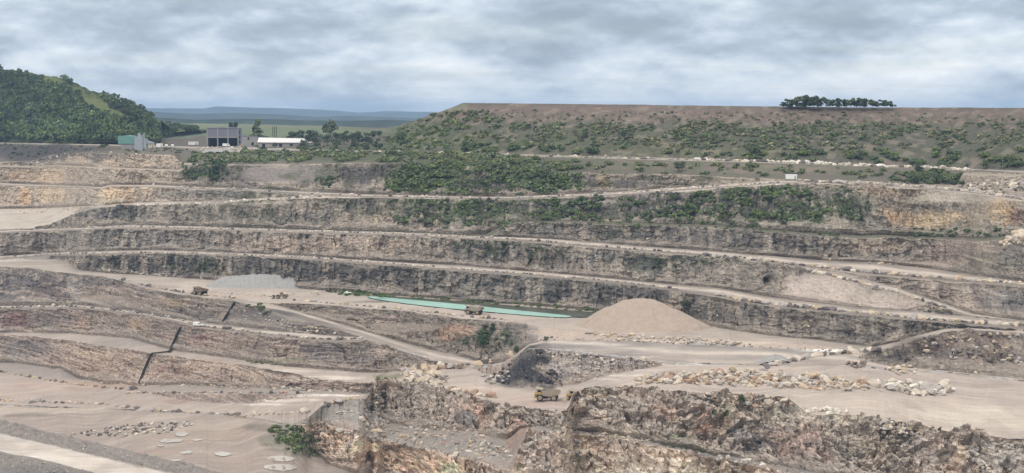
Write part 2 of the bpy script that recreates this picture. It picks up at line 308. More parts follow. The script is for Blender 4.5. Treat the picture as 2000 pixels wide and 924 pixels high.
# ---------------------------------------------------------------- materials
def new_mat(name):
    m = bpy.data.materials.new(name); m.use_nodes = True; m.node_tree.nodes.clear(); return m
def terrain_mat():
    m = new_mat('quarry_ground'); nt = m.node_tree
    b = nd(nt, 'ShaderNodeBsdfPrincipled'); b.inputs['Roughness'].default_value = .95; b.inputs['Specular IOR Level'].default_value = .15
    o = nd(nt, 'ShaderNodeOutputMaterial'); L(nt, b, 0, o, 0)
    at = nd(nt, 'ShaderNodeAttribute', attribute_name='col'); rk = nd(nt, 'ShaderNodeAttribute', attribute_name='rock')
    tc = nd(nt, 'ShaderNodeTexCoord')
    def noise(sc, scale, det, rough=.6, dist=0):
        mp = nd(nt, 'ShaderNodeMapping'); mp.inputs['Scale'].default_value = sc; L(nt, tc, 'Object', mp, 0)
        n = nd(nt, 'ShaderNodeTexNoise', i_Scale=scale, i_Detail=det, i_Roughness=rough, i_Distortion=dist); L(nt, mp, 0, n, 'Vector'); return n.outputs[0]
    fine = noise((1, 1, 1), .9, 5, .65); strata = noise((.10, .10, 1.0), .8, 5, .65, 1.2); vert = noise((1, .5, .13), .45, 5, .65, .8)
    broad = noise((1, 1, 1), .06, 4)
    # rock: streaks and beds ; floor: gentle mottling
    rock = mth(nt, 'ADD', mth(nt, 'ADD', mth(nt, 'MULTIPLY', strata, .8), mth(nt, 'MULTIPLY', vert, .9)), mth(nt, 'MULTIPLY', fine, .7))
    rockf = mth(nt, 'ADD', mth(nt, 'MULTIPLY', mth(nt, 'SUBTRACT', rock, 1.2), 1.25), 1.04)
    trk = noise((.04, .35, .35), 1.0, 4, .6)
    flf = mth(nt, 'ADD', mth(nt, 'ADD', mth(nt, 'MULTIPLY', mth(nt, 'SUBTRACT', fine, .5), .45), mth(nt, 'MULTIPLY', mth(nt, 'SUBTRACT', trk, .5), .55)), 1.0)
    mx = nd(nt, 'ShaderNodeMix', data_type='FLOAT'); L(nt, rk, 'Fac', mx, 0); nt.links.new(flf, mx.inputs[2]); nt.links.new(rockf, mx.inputs[3])
    f2 = mth(nt, 'MULTIPLY', mx.outputs[0], mth(nt, 'ADD', .8, mth(nt, 'MULTIPLY', broad, .4)))
    f2 = mth(nt, 'MAXIMUM', f2, .3)
    vm = nd(nt, 'ShaderNodeVectorMath', operation='SCALE'); L(nt, at, 'Color', vm, 0); nt.links.new(f2, vm.inputs[3])
    L(nt, vm, 0, b, 'Base Color')
    vo = nd(nt, 'ShaderNodeTexVoronoi', feature='F1'); vo.inputs['Scale'].default_value = .55
    mp = nd(nt, 'ShaderNodeMapping'); mp.inputs['Scale'].default_value = (1, .7, .8); L(nt, tc, 'Object', mp, 0); L(nt, mp, 0, vo, 'Vector')
    h = mth(nt, 'ADD', mth(nt, 'MULTIPLY', rock, 1.0), mth(nt, 'MULTIPLY', vo.outputs[0], .8))
    hs = mth(nt, 'ADD', .12, mth(nt, 'MULTIPLY', rk.outputs['Fac'], 1.0))
    bp = nd(nt, 'ShaderNodeBump'); bp.inputs['Distance'].default_value = 2.4; nt.links.new(h, bp.inputs['Height']); 
    nt.links.new(mth(nt, 'MULTIPLY', hs, .95, clamp=True), bp.inputs['Strength']); L(nt, bp, 0, b, 'Normal')
    return m
def plain(name, c, rough=.8, var=.25, scale=1.0, metal=0, bump=0.0):
    m = new_mat(name); nt = m.node_tree
    b = nd(nt, 'ShaderNodeBsdfPrincipled'); b.inputs['Roughness'].default_value = rough; b.inputs['Metallic'].default_value = metal
    b.inputs['Specular IOR Level'].default_value = .3
    o = nd(nt, 'ShaderNodeOutputMaterial'); L(nt, b, 0, o, 0)
    tc = nd(nt, 'ShaderNodeTexCoord'); n = nd(nt, 'ShaderNodeTexNoise', i_Scale=scale, i_Detail=5.0, i_Roughness=.6); L(nt, tc, 'Object', n, 'Vector')
    oi = nd(nt, 'ShaderNodeObjectInfo')
    f = mth(nt, 'ADD', 1-var*.7, mth(nt, 'MULTIPLY', n.outputs[0], var*1.4))
    vm = nd(nt, 'ShaderNodeVectorMath', operation='SCALE'); vm.inputs[0].default_value = c[:3]; nt.links.new(f, vm.inputs[3]); L(nt, vm, 0, b, 'Base Color')
    if bump:
        bp = nd(nt, 'ShaderNodeBump'); bp.inputs['Distance'].default_value = bump; L(nt, n, 0, bp, 'Height'); L(nt, bp, 0, b, 'Normal')
    return m
def attr_mat(name, rough=.9, scale=1.5, var=.35, trans=0.0):
    m = new_mat(name); nt = m.node_tree
    b = nd(nt, 'ShaderNodeBsdfPrincipled'); b.inputs['Roughness'].default_value = rough; b.inputs['Specular IOR Level'].default_value = .15
    o = nd(nt, 'ShaderNodeOutputMaterial'); L(nt, b, 0, o, 0)
    at = nd(nt, 'ShaderNodeAttribute', attribute_name='col')
    tc = nd(nt, 'ShaderNodeTexCoord'); n = nd(nt, 'ShaderNodeTexNoise', i_Scale=scale, i_Detail=4.0, i_Roughness=.6); L(nt, tc, 'Object', n, 'Vector')
    f = mth(nt, 'ADD', 1-var*.7, mth(nt, 'MULTIPLY', n.outputs[0], var*1.4))
    vm = nd(nt, 'ShaderNodeVectorMath', operation='SCALE'); L(nt, at, 'Color', vm, 0); nt.links.new(f, vm.inputs[3]); L(nt, vm, 0, b, 'Base Color')
    return m
M_T = terrain_mat()
M_LEAF = attr_mat('foliage', .75, .4, .3)
M_ROCK = attr_mat('boulder_stone', .93, .9, .5)

# ---------------------------------------------------------------- quarry ground: one sheet
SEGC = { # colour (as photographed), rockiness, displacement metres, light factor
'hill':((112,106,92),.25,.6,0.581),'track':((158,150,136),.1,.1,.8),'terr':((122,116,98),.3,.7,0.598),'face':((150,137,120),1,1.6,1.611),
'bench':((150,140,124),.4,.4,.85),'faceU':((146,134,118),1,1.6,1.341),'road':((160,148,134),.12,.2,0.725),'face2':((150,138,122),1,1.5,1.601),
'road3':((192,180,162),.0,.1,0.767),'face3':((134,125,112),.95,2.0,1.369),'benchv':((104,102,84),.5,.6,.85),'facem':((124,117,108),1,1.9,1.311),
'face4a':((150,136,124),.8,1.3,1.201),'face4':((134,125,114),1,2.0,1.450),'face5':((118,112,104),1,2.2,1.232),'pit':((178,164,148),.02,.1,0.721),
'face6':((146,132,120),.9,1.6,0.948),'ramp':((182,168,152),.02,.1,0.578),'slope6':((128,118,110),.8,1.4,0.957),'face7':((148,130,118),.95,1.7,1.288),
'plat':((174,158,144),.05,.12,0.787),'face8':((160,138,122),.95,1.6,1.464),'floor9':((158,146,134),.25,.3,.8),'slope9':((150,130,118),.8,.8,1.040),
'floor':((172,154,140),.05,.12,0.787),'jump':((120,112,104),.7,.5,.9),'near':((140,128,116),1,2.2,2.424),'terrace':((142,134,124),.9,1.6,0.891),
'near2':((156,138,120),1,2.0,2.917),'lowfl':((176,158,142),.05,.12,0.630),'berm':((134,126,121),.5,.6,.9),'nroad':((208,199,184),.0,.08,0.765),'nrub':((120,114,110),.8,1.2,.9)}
# stains, beds and beds of other stone, a painted reflection and cave dark: (u, v, ru, rv, colour, strength)
PATCH = [
 # spoil hill
 (1150,222,420,18,(140,116,104),.9),(1700,228,420,18,(138,114,102),.9),(1000,235,160,10,(128,112,96),.5),(1250,262,420,14,(92,102,68),.75),(1750,262,360,20,(98,98,78),.7),
 (1050,285,260,14,(88,104,58),.75),(1300,296,260,12,(112,114,62),.7),(1650,295,240,14,(98,106,66),.6),(850,262,80,30,(84,104,54),.8),(800,290,120,14,(84,104,56),.8),(890,210,22,8,(140,150,110),.7),
 (700,305,130,12,(98,108,66),.7),(1950,290,90,24,(86,96,62),.7),(1500,330,130,9,(150,134,112),.7),(1250,322,160,8,(138,128,104),.5),
 (450,241,330,5,(132,152,98),1),(450,256,330,12,(114,138,90),1),(560,246,260,4,(128,138,102),.8),(350,262,60,8,(112,138,102),1),
 # left upper
 (100,300,130,18,(92,86,86),.9),(60,292,140,12,(88,84,86),.9),(250,298,120,5,(132,124,104),.5),(420,292,60,6,(160,150,138),.7),(470,300,80,8,(90,104,64),.6),(550,304,90,9,(84,102,60),.7),
 (170,345,190,24,(170,154,134),.7),(90,385,120,20,(164,148,130),.6),(150,314,20,8,(176,156,130),.6),(210,316,18,8,(180,156,128),.5),(290,318,20,9,(176,158,132),.5),(330,318,10,8,(172,150,122),.5),
 (60,345,40,14,(176,150,118),.6),(100,345,26,16,(190,164,130),.8),(20,340,14,12,(160,124,88),.5),(160,345,40,14,(160,142,120),.5),
 (50,385,14,18,(188,158,116),.9),(100,380,26,16,(182,158,122),.7),(215,382,24,18,(196,170,130),1),(250,382,12,20,(186,156,116),.8),(285,380,18,16,(176,152,122),.6),(0,390,30,16,(158,134,112),.5),
 (440,378,140,9,(112,110,104),.9),(350,377,50,9,(134,126,114),.6),(540,380,60,6,(116,114,100),.7),
 (500,345,110,22,(112,104,100),1),(600,340,50,20,(108,102,98),.9),(640,345,26,20,(72,84,58),.7),(700,345,40,26,(104,98,98),1),(740,335,30,14,(84,80,82),.9),(400,340,40,18,(70,86,56),.8),(640,365,16,10,(150,138,114),.6),
 (950,325,210,22,(86,98,62),.85),(720,300,130,14,(88,102,62),.7),(840,350,90,24,(80,94,58),.85),(960,360,130,16,(84,86,80),.9),(1050,350,80,14,(80,96,62),.8),(1150,358,14,14,(110,104,100),.9),(1180,356,13,14,(176,146,96),.9),(1240,358,40,12,(104,98,100),.8),(1300,358,60,10,(130,122,110),.6),
 # third face
 (200,415,50,14,(98,96,94),.95),(245,412,24,14,(86,88,84),.9),(330,420,80,16,(142,132,120),.6),(400,412,60,14,(126,120,108),.5),(560,424,60,14,(110,106,100),.7),(640,424,60,14,(112,108,102),.7),(700,396,40,8,(88,86,84),.9),
 (735,425,12,16,(164,154,104),.6),(755,415,26,30,(160,144,126),.8),(480,402,90,8,(146,134,118),.6),(700,430,60,12,(160,140,122),.6),
 (950,410,190,26,(78,92,60),.9),(1050,405,130,18,(94,94,80),.7),(1250,412,220,18,(92,92,88),.8),(1350,412,60,16,(124,122,116),.7),(1500,405,200,30,(80,86,74),.85),(1600,420,120,30,(76,90,62),.8),(1350,385,160,10,(88,84,88),.7),
 (1740,380,60,12,(166,142,114),.7),(1850,385,110,14,(146,136,122),.8),(1960,400,50,20,(164,144,116),.7),(1755,425,55,18,(176,146,110),1),(1830,425,60,18,(186,158,112),.95),(1735,424,12,14,(190,142,86),.8),(1955,415,24,30,(186,152,98),.9),(1985,425,16,18,(142,110,90),.9),(1900,425,30,22,(156,138,112),.6),
 (1700,440,50,20,(128,120,110),.8),(1800,455,60,7,(82,88,66),.8),(1930,455,60,8,(84,88,68),.8),
 # mid faces
 (1100,452,110,14,(118,112,106),.7),(1210,455,40,16,(82,84,72),.9),(1330,462,120,16,(116,112,108),.8),(1500,475,130,16,(108,104,100),.7),(1720,482,70,14,(160,142,124),.8),(1870,485,90,14,(150,130,118),.7),(1850,505,60,16,(138,112,104),.5),(1930,515,70,18,(128,122,108),.7),
 (640,480,180,18,(168,148,130),.8),(480,478,60,16,(156,138,122),.6),(300,470,110,14,(124,118,112),.7),(170,468,80,14,(118,114,108),.7),(60,475,60,18,(140,130,120),.7),(440,475,14,16,(110,100,94),.6),
 (870,480,60,16,(128,120,112),.7),(960,490,80,18,(102,102,94),.9),(1080,505,60,16,(108,100,90),.8),(1160,500,60,10,(112,112,108),.7),(1180,525,60,8,(150,138,126),.7),(1260,515,60,18,(88,92,82),.85),(1340,520,40,18,(92,94,84),.8),(1400,528,80,16,(140,130,118),.6),(1498,553,8,9,(50,46,44),1),  # last entry: the cave's darkness painted into the rock colour
 (1600,565,80,26,(146,132,122),.9),(1740,590,70,14,(148,132,122),.8),(1960,590,50,26,(122,118,116),.95),(1850,575,60,18,(136,120,114),.7),
 # pit wall
 (200,515,60,16,(98,92,84),.8),(225,514,22,16,(64,68,56),.9),(345,515,24,20,(54,60,54),.95),(290,515,30,14,(112,106,96),.5),(395,520,30,20,(78,84,64),.8),(470,522,50,16,(104,98,90),.7),(40,512,80,6,(164,152,138),.8),(140,510,40,8,(158,144,128),.6),
 (650,530,120,12,(84,82,82),.9),(600,520,80,12,(96,92,88),.7),(720,555,50,12,(128,122,112),.7),(800,545,40,22,(92,86,82),.8),(900,560,80,20,(136,130,122),.7),(980,550,60,14,(110,108,104),.7),(1070,570,40,22,(88,86,86),.9),(1050,560,100,10,(132,126,118),.4),(1200,570,60,14,(96,94,92),.9),(1300,580,60,14,(90,88,86),.9),
 (950,590,260,3.4,(70,76,58),1.2),(1130,612,70,4,(74,76,60),1),(1420,600,30,14,(152,134,112),.5),(1560,630,120,22,(148,136,124),.7),(1700,640,80,18,(152,140,128),.6),(1380,612,30,16,(92,90,86),.7),  # first band: green bank and the cliff's reflection, painted into the ground colour
 # pit floor and pads
 (330,560,120,9,(196,180,162),.7),(480,580,120,7,(188,170,150),.7),(800,598,200,6,(184,168,152),.6),(1000,615,140,8,(190,172,154),.6),(1200,640,140,9,(192,174,154),.7),(1400,665,160,7,(186,168,148),.8),
 (1250,682,200,16,(156,150,144),1),(1450,692,160,14,(152,147,142),.95),(1100,675,60,8,(158,152,146),.9),(1620,685,70,3,(226,222,216),.9),(1330,712,50,2.4,(214,208,198),.7),(1220,733,50,2.4,(216,208,196),.7),(1270,723,40,2.4,(216,208,196),.7),(1180,740,30,2.4,(216,208,196),.7),
 (1280,745,110,12,(184,168,150),.8),(1550,702,50,8,(176,164,150),.5),
 # face under the pit road, right of the ramp
 (895,645,40,14,(184,142,112),.9),(870,655,14,14,(176,128,96),.7),(940,665,60,14,(88,98,74),.6),(1000,650,60,16,(122,118,112),.9),(780,640,90,12,(142,128,114),.6),(1100,650,80,6,(176,154,134),.6),
 # dark tip and pale face
 (1035,712,40,50,(58,57,62),1.2),(1000,740,50,18,(62,61,65),1.1),(1060,740,26,24,(68,67,71),1),(1130,715,60,30,(152,142,138),.9),(1200,705,80,14,(146,136,130),.8),
 (1760,695,60,20,(94,86,84),1),(1800,675,60,16,(104,88,80),.9),(1840,705,60,16,(112,104,98),.8),(1900,660,70,12,(120,94,84),.7),(1940,690,60,20,(136,118,102),.7),(1900,720,80,10,(128,116,104),.6),(1960,655,50,8,(118,92,84),.7),
 # left lower faces
 (60,555,60,20,(118,112,112),.9),(30,575,50,20,(128,122,120),.8),(100,560,30,26,(112,98,98),.9),(70,575,20,10,(128,96,94),.6),(145,560,16,26,(150,144,140),.8),(200,575,60,14,(150,132,114),.6),(300,590,60,12,(150,132,114),.6),(340,585,30,10,(172,146,108),.5),(270,560,70,8,(136,116,112),.6),
 (450,600,50,16,(130,120,110),.6),(520,615,60,14,(112,106,104),.9),(600,640,70,12,(116,108,104),.8),
 (30,625,30,18,(122,86,86),.9),(100,625,40,18,(122,112,108),.8),(160,635,16,16,(164,126,96),.6),(220,630,60,14,(136,124,116),.6),(265,632,18,12,(182,152,116),.7),(330,650,40,12,(140,118,112),.6),(390,665,30,12,(132,92,84),.6),(440,670,40,20,(156,134,118),.7),(560,690,40,14,(160,142,122),.6),(640,690,50,22,(114,108,108),.9),(700,690,40,20,(118,112,108),.8),(780,705,60,14,(130,120,108),.7),
 (50,680,60,20,(112,104,104),.9),(20,690,30,20,(130,124,120),.7),(190,690,46,12,(178,156,128),.8),(170,720,40,16,(152,116,98),.7),(240,715,50,18,(156,134,112),.7),(340,725,40,18,(150,120,106),.8),(420,715,50,12,(176,150,130),.8),(480,725,50,12,(172,150,130),.7),(560,740,60,10,(160,142,126),.6),(260,645,140,6,(150,142,132),.3),(250,670,90,7,(150,143,136),.6),
 (560,707,60,4,(84,104,56),.9),(640,738,70,4,(212,200,182),.9),(560,725,60,3,(206,194,176),.8),
 # bottom-left floors
 (150,752,180,8,(188,158,138),.7),(60,765,120,10,(180,158,140),.6),(100,802,120,5,(204,186,160),.8),(60,812,80,3,(120,110,102),.5),(350,786,40,6,(144,112,100),.5),(440,784,60,6,(150,132,126),.5),(560,782,70,2.6,(220,212,200),.9),(640,772,80,2.4,(222,214,202),.9),(520,790,50,2,(220,212,200),.8),
 (250,820,140,10,(186,168,148),.6),(400,850,120,20,(184,160,138),.7),(330,882,60,6,(190,158,138),.6),(480,890,90,20,(182,160,142),.6),(560,860,50,22,(96,104,66),.85),(600,880,40,16,(90,100,60),.8),(520,835,60,8,(132,122,100),.7),
 # headland
 (760,735,30,8,(104,112,70),.7),(770,775,40,22,(120,110,98),.8),(850,780,30,18,(150,138,122),.6),(890,800,26,20,(160,150,140),.8),(905,825,22,16,(100,98,100),.8),(940,830,14,36,(172,142,124),.8),(930,760,70,8,(188,160,142),.8),(1050,780,70,14,(186,158,142),.9),
 (690,808,40,16,(148,142,134),.9),(760,860,60,10,(150,142,134),.5),(660,850,30,16,(160,128,98),.7),(720,885,50,20,(184,150,116),.8),(800,900,50,24,(178,140,104),.8),(870,915,50,20,(182,146,108),.8),(640,870,26,14,(150,120,92),.6),
 (1010,850,22,40,(160,122,98),.8),(1060,880,50,40,(134,128,122),.7),(1150,770,40,10,(150,132,104),.7),(1250,775,60,12,(148,128,112),.5),(1300,810,40,20,(150,118,98),.5),(1200,850,60,8,(176,160,126),.7),(1370,830,26,20,(156,112,88),.6),(1430,810,30,18,(98,104,76),.6),
 (1400,880,60,6,(160,148,130),.8),(1470,850,60,26,(116,112,112),.8),(1330,860,40,8,(90,102,66),.7),(1560,850,60,30,(150,118,104),.6),(1600,880,40,30,(140,112,100),.5),(1700,870,60,30,(138,126,108),.6),(1800,880,30,30,(132,118,110),.6),(1660,880,30,26,(104,100,96),.7),(1480,920,60,14,(158,134,112),.5),
 (1875,880,20,40,(150,132,112),.9),(1850,920,24,24,(150,132,112),.9),(1905,855,18,12,(150,132,112),.8),(1950,890,60,30,(142,138,132),.8),(1690,800,300,30,(196,182,160),.5),(1900,820,160,26,(202,188,166),.8),(1800,742,200,8,(168,152,138),.6),(1560,740,60,10,(170,158,144),.4),
]
U = np.concatenate([np.arange(-680, -60, 14.0), np.arange(-60, 2060, 1.9), np.arange(2060, 2680, 14.0)])
V_, D_ = [np.array([np.interp(U, _cu, r) for r in _cv[k]]) for k in (0, 2)]
T_ = tv(V_); Z_ = -T_*D_
rows_v = []; rows_D = []; rows_Z = []; rows_seg = []; rows_tap = []
for i in range(len(NAMES)-1):
    hpx = np.max((V_[i+1]-V_[i])[(U > -20) & (U < 2020)])
    typ = SEG[NAMES[i]][0]
    stp = {'hill': 2.4, 'jump': 40, 'nrub': 6}.get(typ, 1.7)
    if NAMES[i] in ('TF', 'FB', 'E1'): stp = 2.2
    n = max(2, int(math.ceil(hpx/stp))); 
    if typ == 'jump': n = 6
    if typ == 'road': n = max(n, 4)
    for k in range(n):
        f = k/n
        v = V_[i]+(V_[i+1]-V_[i])*f; t = tv(v)
        dn = (Z_[i+1]-Z_[i])+t*(D_[i+1]-D_[i])
        kk = np.where(np.abs(dn) > .05, (-t*D_[i]-Z_[i])/np.where(np.abs(dn) > .05, dn, 1), f)
        if typ == 'jump': kk = np.full_like(v, f)
        kk = np.clip(kk, 0, 1)
        rows_v.append(v); rows_D.append(D_[i]+kk*(D_[i+1]-D_[i])); 
        zz = Z_[i]+kk*(Z_[i+1]-Z_[i])
        if typ == 'jump': zz = zz-3.0*np.sin(f*math.pi)*np.clip((np.abs(D_[i+1]-D_[i])-5)/40, 0, 1)
        rows_Z.append(zz); rows_seg.append(i)
        hp = np.maximum(V_[i+1]-V_[i], .01); rows_tap.append(np.clip(np.minimum(f*hp+.5, (1-f)*hp)/3.0, 0, 1))
rows_v.append(V_[-1]); rows_D.append(D_[-1]); rows_Z.append(Z_[-1]); rows_seg.append(len(NAMES)-2); rows_tap.append(V_[-1]*0)
RV = np.array(rows_v); RD = np.array(rows_D); RZ = np.array(rows_Z); RT = np.array(rows_tap); RSg = np.array(rows_seg)
nr, nc = RV.shape; UU = np.broadcast_to(U, (nr, nc))
X = xs(UU, RV)*RD; Y = RD.copy(); Zq = RZ.copy()
colA = np.zeros((nr, nc, 3)); rockA = np.zeros((nr, nc)); ampA = np.zeros((nr, nc)); SL = np.zeros((nr, nc)); KF = np.zeros((nr, nc))
for r in range(nr):
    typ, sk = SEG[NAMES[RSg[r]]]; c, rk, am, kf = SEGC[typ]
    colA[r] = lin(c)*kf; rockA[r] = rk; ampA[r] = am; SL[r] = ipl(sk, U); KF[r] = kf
# faces that pass into bench-like ground where the slope is gentle
isface = rockA > .6
gentle = isface & (SL < .45)
rockA[gentle] = .25; ampA[gentle] *= .3
pit = (RSg[:, None] == IX['C6']) & (UU > 1050) & (UU < 1690)
colA[pit] = lin((178, 160, 142))*.85
SCREE = [(1610,560,80,28),(1720,590,90,24),(1560,588,60,14),(1650,512,90,8),(1800,520,70,10),(1900,385,110,12),(560,340,90,20),(1240,600,20,10),(560,620,110,16),(470,395,120,6),(1130,395,120,4),(200,585,60,10),(760,640,100,10)]
for (a_, b_, c_, d_) in SCREE:
    w_ = np.clip(1.5-((UU-a_)/c_)**2-((RV-b_)/d_)**2, 0, 1); rockA = rockA*(1-.55*w_); ampA = ampA*(1-.75*w_); colA = colA+(lin((146, 134, 122))*KF[..., None]*.84-colA)*(w_*.75)[..., None]
# displacement: blocks, beds and buttresses of the rock
nv = 3.0
wx = X+3*fbm(X/14, Zq/9, 3, 5); wz = Zq+1.2*fbm(X/10, Zq/8, 3, 6)
disp = .85*blocks(wx, wz*.5, 2.3, 3.4, 28)*np.clip(2.5-2*np.clip((900-UU)/200, 0, 1)*(RV > 560), .6, 1)+.9*blocks(wx, wz, 9, 6, 21)+.75*blocks(wx, wz, 4, 3.2, 22)+.45*blocks(wx, wz, 1.8, 1.5, 23)+1.5*fbm(X/22, Zq/30+Y/40, 4, 8)+.6*fbm(X/3.2, Zq/2.0, 3, 9)
rg = 1-np.abs(fbm(X/16, Zq/60+3, 3, 15)); disp += 1.6*(rg**3-.5)
leftlow = np.clip((900-UU)/200, 0, 1)*(RV > 560)         # thin wavy beds lower left
bed = fbm(X/25, (Zq+2.2*fbm(X/30, Zq/20, 2, 33))/.9, 3, 34)
disp = disp*(1-.35*leftlow)+leftlow*bed*.9
AMP = ampA*RT*np.clip(rockA*1.6-.2, 0, 1)*.62
nrm = np.sqrt(1+SL**2)
FRC = np.zeros((nr, nc))
for i in range(len(NAMES)-1):
    m = RSg == i; FRC[m] = np.clip((RV[m]-V_[i])/np.maximum(V_[i+1]-V_[i], .3), 0, 1)
HGT = np.zeros((nr, nc))
for i in range(len(NAMES)-1): HGT[RSg == i] = Z_[i]-Z_[i+1]
facem_ = isface & (HGT > 4)
scree = np.clip((FRC-(.74+.22*fbm(X/16, X*0+RSg[:, None], 3, 91)))/.16, 0, 1)*facem_*np.clip((HGT-4)/5, 0, 1)
top_ = np.clip(((.20+.14*fbm(X/13, X*0+RSg[:, None], 3, 92))-FRC)/.1, 0, 1)*facem_
soft = (RSg == IX['T0'])[:, None] | (RSg == IX['R1f'])[:, None]
swell = 4.5*fbm(X/30, Zq/40+Y/90, 3, 27)
nearm = np.isin(RSg, [IX['PC'], IX['TF']])[:, None]
chunk = 1.6*blocks(wx+.5*wz, wz-.35*wx, 5.5, 3.4, 24)+1.1*blocks(wx-.4*wz, wz+.3*wx, 2.6, 1.7, 25)+2.2*fbm(X/9, Zq/7, 3, 26)
disp = np.where(nearm, disp*.7+chunk*1.45, disp*1.15)
disp = disp+2.6*fbm(X/24, X*0+RSg[:, None]*3.1, 3, 29)*np.clip(HGT/10, 0, 1)+leftlow*1.0*blocks(wx, wz, 7, 2.4, 30)
D2 = np.where(soft, 0, disp)*AMP*(1-.75*scree)+np.where(nearm, swell*RT, 0)+scree*RT*1.6*HGT/14
Y = Y-D2*SL/nrm; Zq = Zq+D2/nrm
Zq = Zq+np.where(soft, 1, 0)*RT*(.9*fbm(X/18, Y/18, 4, 41)+.3*fbm(X/3, Y/3, 2, 43))
flr = (rockA < .3) & ~soft
Zq = Zq+np.where(flr, 1, 0)*RT*(.25*fbm(X/9, Y/14, 3, 44)+.08*fbm(X/1.7, Y/3, 2, 45))
rub = np.isin(RSg, [IX[k] for k in ('TR', 'E1', 'E3')])[:, None]
Zq = Zq+np.where(rub, 1, 0)*RT*(1.5*np.abs(fbm(X/2.4, Y/3.2, 3, 46))+.8*fbm(X/9, Y/9, 2, 47))
# cut for the cave in the fourth face ; its dark is also painted
hole = np.exp(-(((UU-1498)/7.5)**4+((RV-553)/9.0)**4)); Y = Y+6*hole*(RSg[:, None] == IX['C4'])
# stone colours
wu = 18*fbm(UU/40, RV/26, 4, 51); wv = 7*fbm(UU/40+9, RV/26, 4, 52)
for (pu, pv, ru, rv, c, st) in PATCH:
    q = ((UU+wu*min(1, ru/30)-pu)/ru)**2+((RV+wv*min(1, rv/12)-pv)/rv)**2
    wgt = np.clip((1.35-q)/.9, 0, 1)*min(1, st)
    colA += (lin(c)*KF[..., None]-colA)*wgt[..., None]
def blend(mask, c, k=1.0):
    global colA
    colA = colA+(lin(c)*k-colA)*np.clip(mask, 0, 1)[..., None]
face = (rockA > .7)
st1 = fbm(X/3.0, Zq/22, 4, 61); st2 = fbm(X/40, Zq/15, 3, 62)
back = face & (RV < 700) & (RV > 380) & (RSg[:, None] < IX['F5'])
blend(np.where(back, np.clip(st1*1.7-.2+.8*st2, 0, .5), 0), (92, 88, 84), 1.1)      # dark runs down the back wall
blend(np.where(back, np.clip(-st1*2.0-.25, 0, .6), 0), (180, 166, 148), 1.1)
pat = fbm(X/7, Zq/3.2, 4, 66)
blend(np.where(face, np.clip(pat*1.8-.35, 0, .5), 0), (182, 164, 140), 1.15)
blend(np.where(face & (leftlow > .3), np.clip(bed*1.6-.1, 0, .5), 0), (178, 158, 142), 1.2)
blend(np.where(face & (leftlow > .3), np.clip(-bed*1.5-.15, 0, .5), 0), (116, 102, 96), 1.1)
nearf = face & np.isin(RSg, [IX['PC'], IX['TF']])[:, None]
nb = blocks(wx, wz, 4, 2.6, 71)
blend(np.where(nearf, np.clip(nb*.5+.1, 0, .45), 0), (124, 118, 112), 1.7); blend(np.where(nearf, np.clip(fbm(X/9, Zq/6, 3, 73)*1.6-.3, 0, .45), 0), (168, 134, 108), 1.7)
blend(scree*.6, (162, 148, 134), .95); blend(top_*.3*(RV > 380), (150, 140, 126), .95)
# thin growth on old faces and terraces
mossm = np.interp(UU, [350, 450, 1680, 1720], [0, 1, 1, .15])*np.clip((470-RV)/60, 0, 1)*(RV > 300)
blend(np.where(RV > 300, np.clip(fbm(X/9, Zq/5+Y/30, 4, 77)*1.8+.1, 0, .75)*mossm*(rockA > .2), 0), (92, 98, 68), .85)
hl = (RSg == IX['T0'])[:, None] & (UU > 780)
hn = fbm(X/7, Y/9, 4, 79)
blend(np.where(hl, np.clip(hn*2.4+.1, 0, .7)*np.clip((RV-215)/30, .25, 1), 0), (96, 100, 74), .72)
hq = fbm(X/2.2, Y/5, 3, 95)
blend(np.where(hl, np.clip(hq*2.2-.1, 0, .55)*np.clip((RV-208)/20, .2, 1), 0), (78, 84, 60), .7)
blend(np.where(hl, np.clip(-hn*2-.2, 0, .5), 0), (142, 130, 106), .8)
# pale wheel tracks on haul roads
trk = np.isin(RSg, [IX[k] for k in ('F1', 'F3', 'F4r', 'F4', 'RR', 'F6', 'E2')])[:, None]
fr = np.zeros((nr, nc))
for i in range(len(NAMES)-1):
    m = RSg == i; hh = np.maximum(V_[i+1]-V_[i], .3); fr[m] = (RV[m]-V_[i])/hh
blend(np.where(trk, (np.exp(-((fr-.38-.2*fbm(X/40, X*0, 2, 85))/.16)**2))*np.clip(fbm(X/30, Y/10, 3, 81)+.95, .3, 1), 0), (206, 192, 174), .74)
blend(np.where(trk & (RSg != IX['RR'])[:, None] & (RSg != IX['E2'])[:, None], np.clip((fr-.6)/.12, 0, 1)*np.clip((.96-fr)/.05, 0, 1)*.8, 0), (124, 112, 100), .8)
floorm = (rockA < .12) & ~soft
rut = fbm(X/50+Y/200, (Y+5*fbm(X/60, Y/60, 2, 98))/2.2, 3, 97)*np.clip(fbm(X/25, Y/25, 2, 99)*2.2+.5, 0, 1)
blend(np.where(floorm, np.clip(rut*1.4-.1, 0, .26), 0), (150, 136, 124), .76); blend(np.where(floorm, np.clip(-rut*1.4-.1, 0, .22), 0), (204, 190, 172), .8)
blend(np.where(floorm, np.clip(fbm(X/14, Y/30, 4, 83)*1.6-.2, 0, .4), 0), (156, 142, 130), .76)
blend(np.where(floorm, np.clip(fbm(X/30, Y/22, 4, 84)*1.6-.2, 0, .4), 0), (192, 176, 156), .76)
lum = colA@np.array([.3, .6, .1]); colA = colA+(lum[..., None]*np.array([1.02, .995, .99])-colA)*.36
colA = np.where((rockA > .35)[..., None], colA*np.array([1.09, 1.08, 1.06]), colA*np.array([1.0, .995, 1.0]))
VV = np.stack([X, Y, Zq], -1).reshape(-1, 3)
idx = np.arange(nr*nc).reshape(nr, nc)
q = np.stack([idx[1:, :-1], idx[1:, 1:], idx[:-1, 1:], idx[:-1, :-1]], -1)
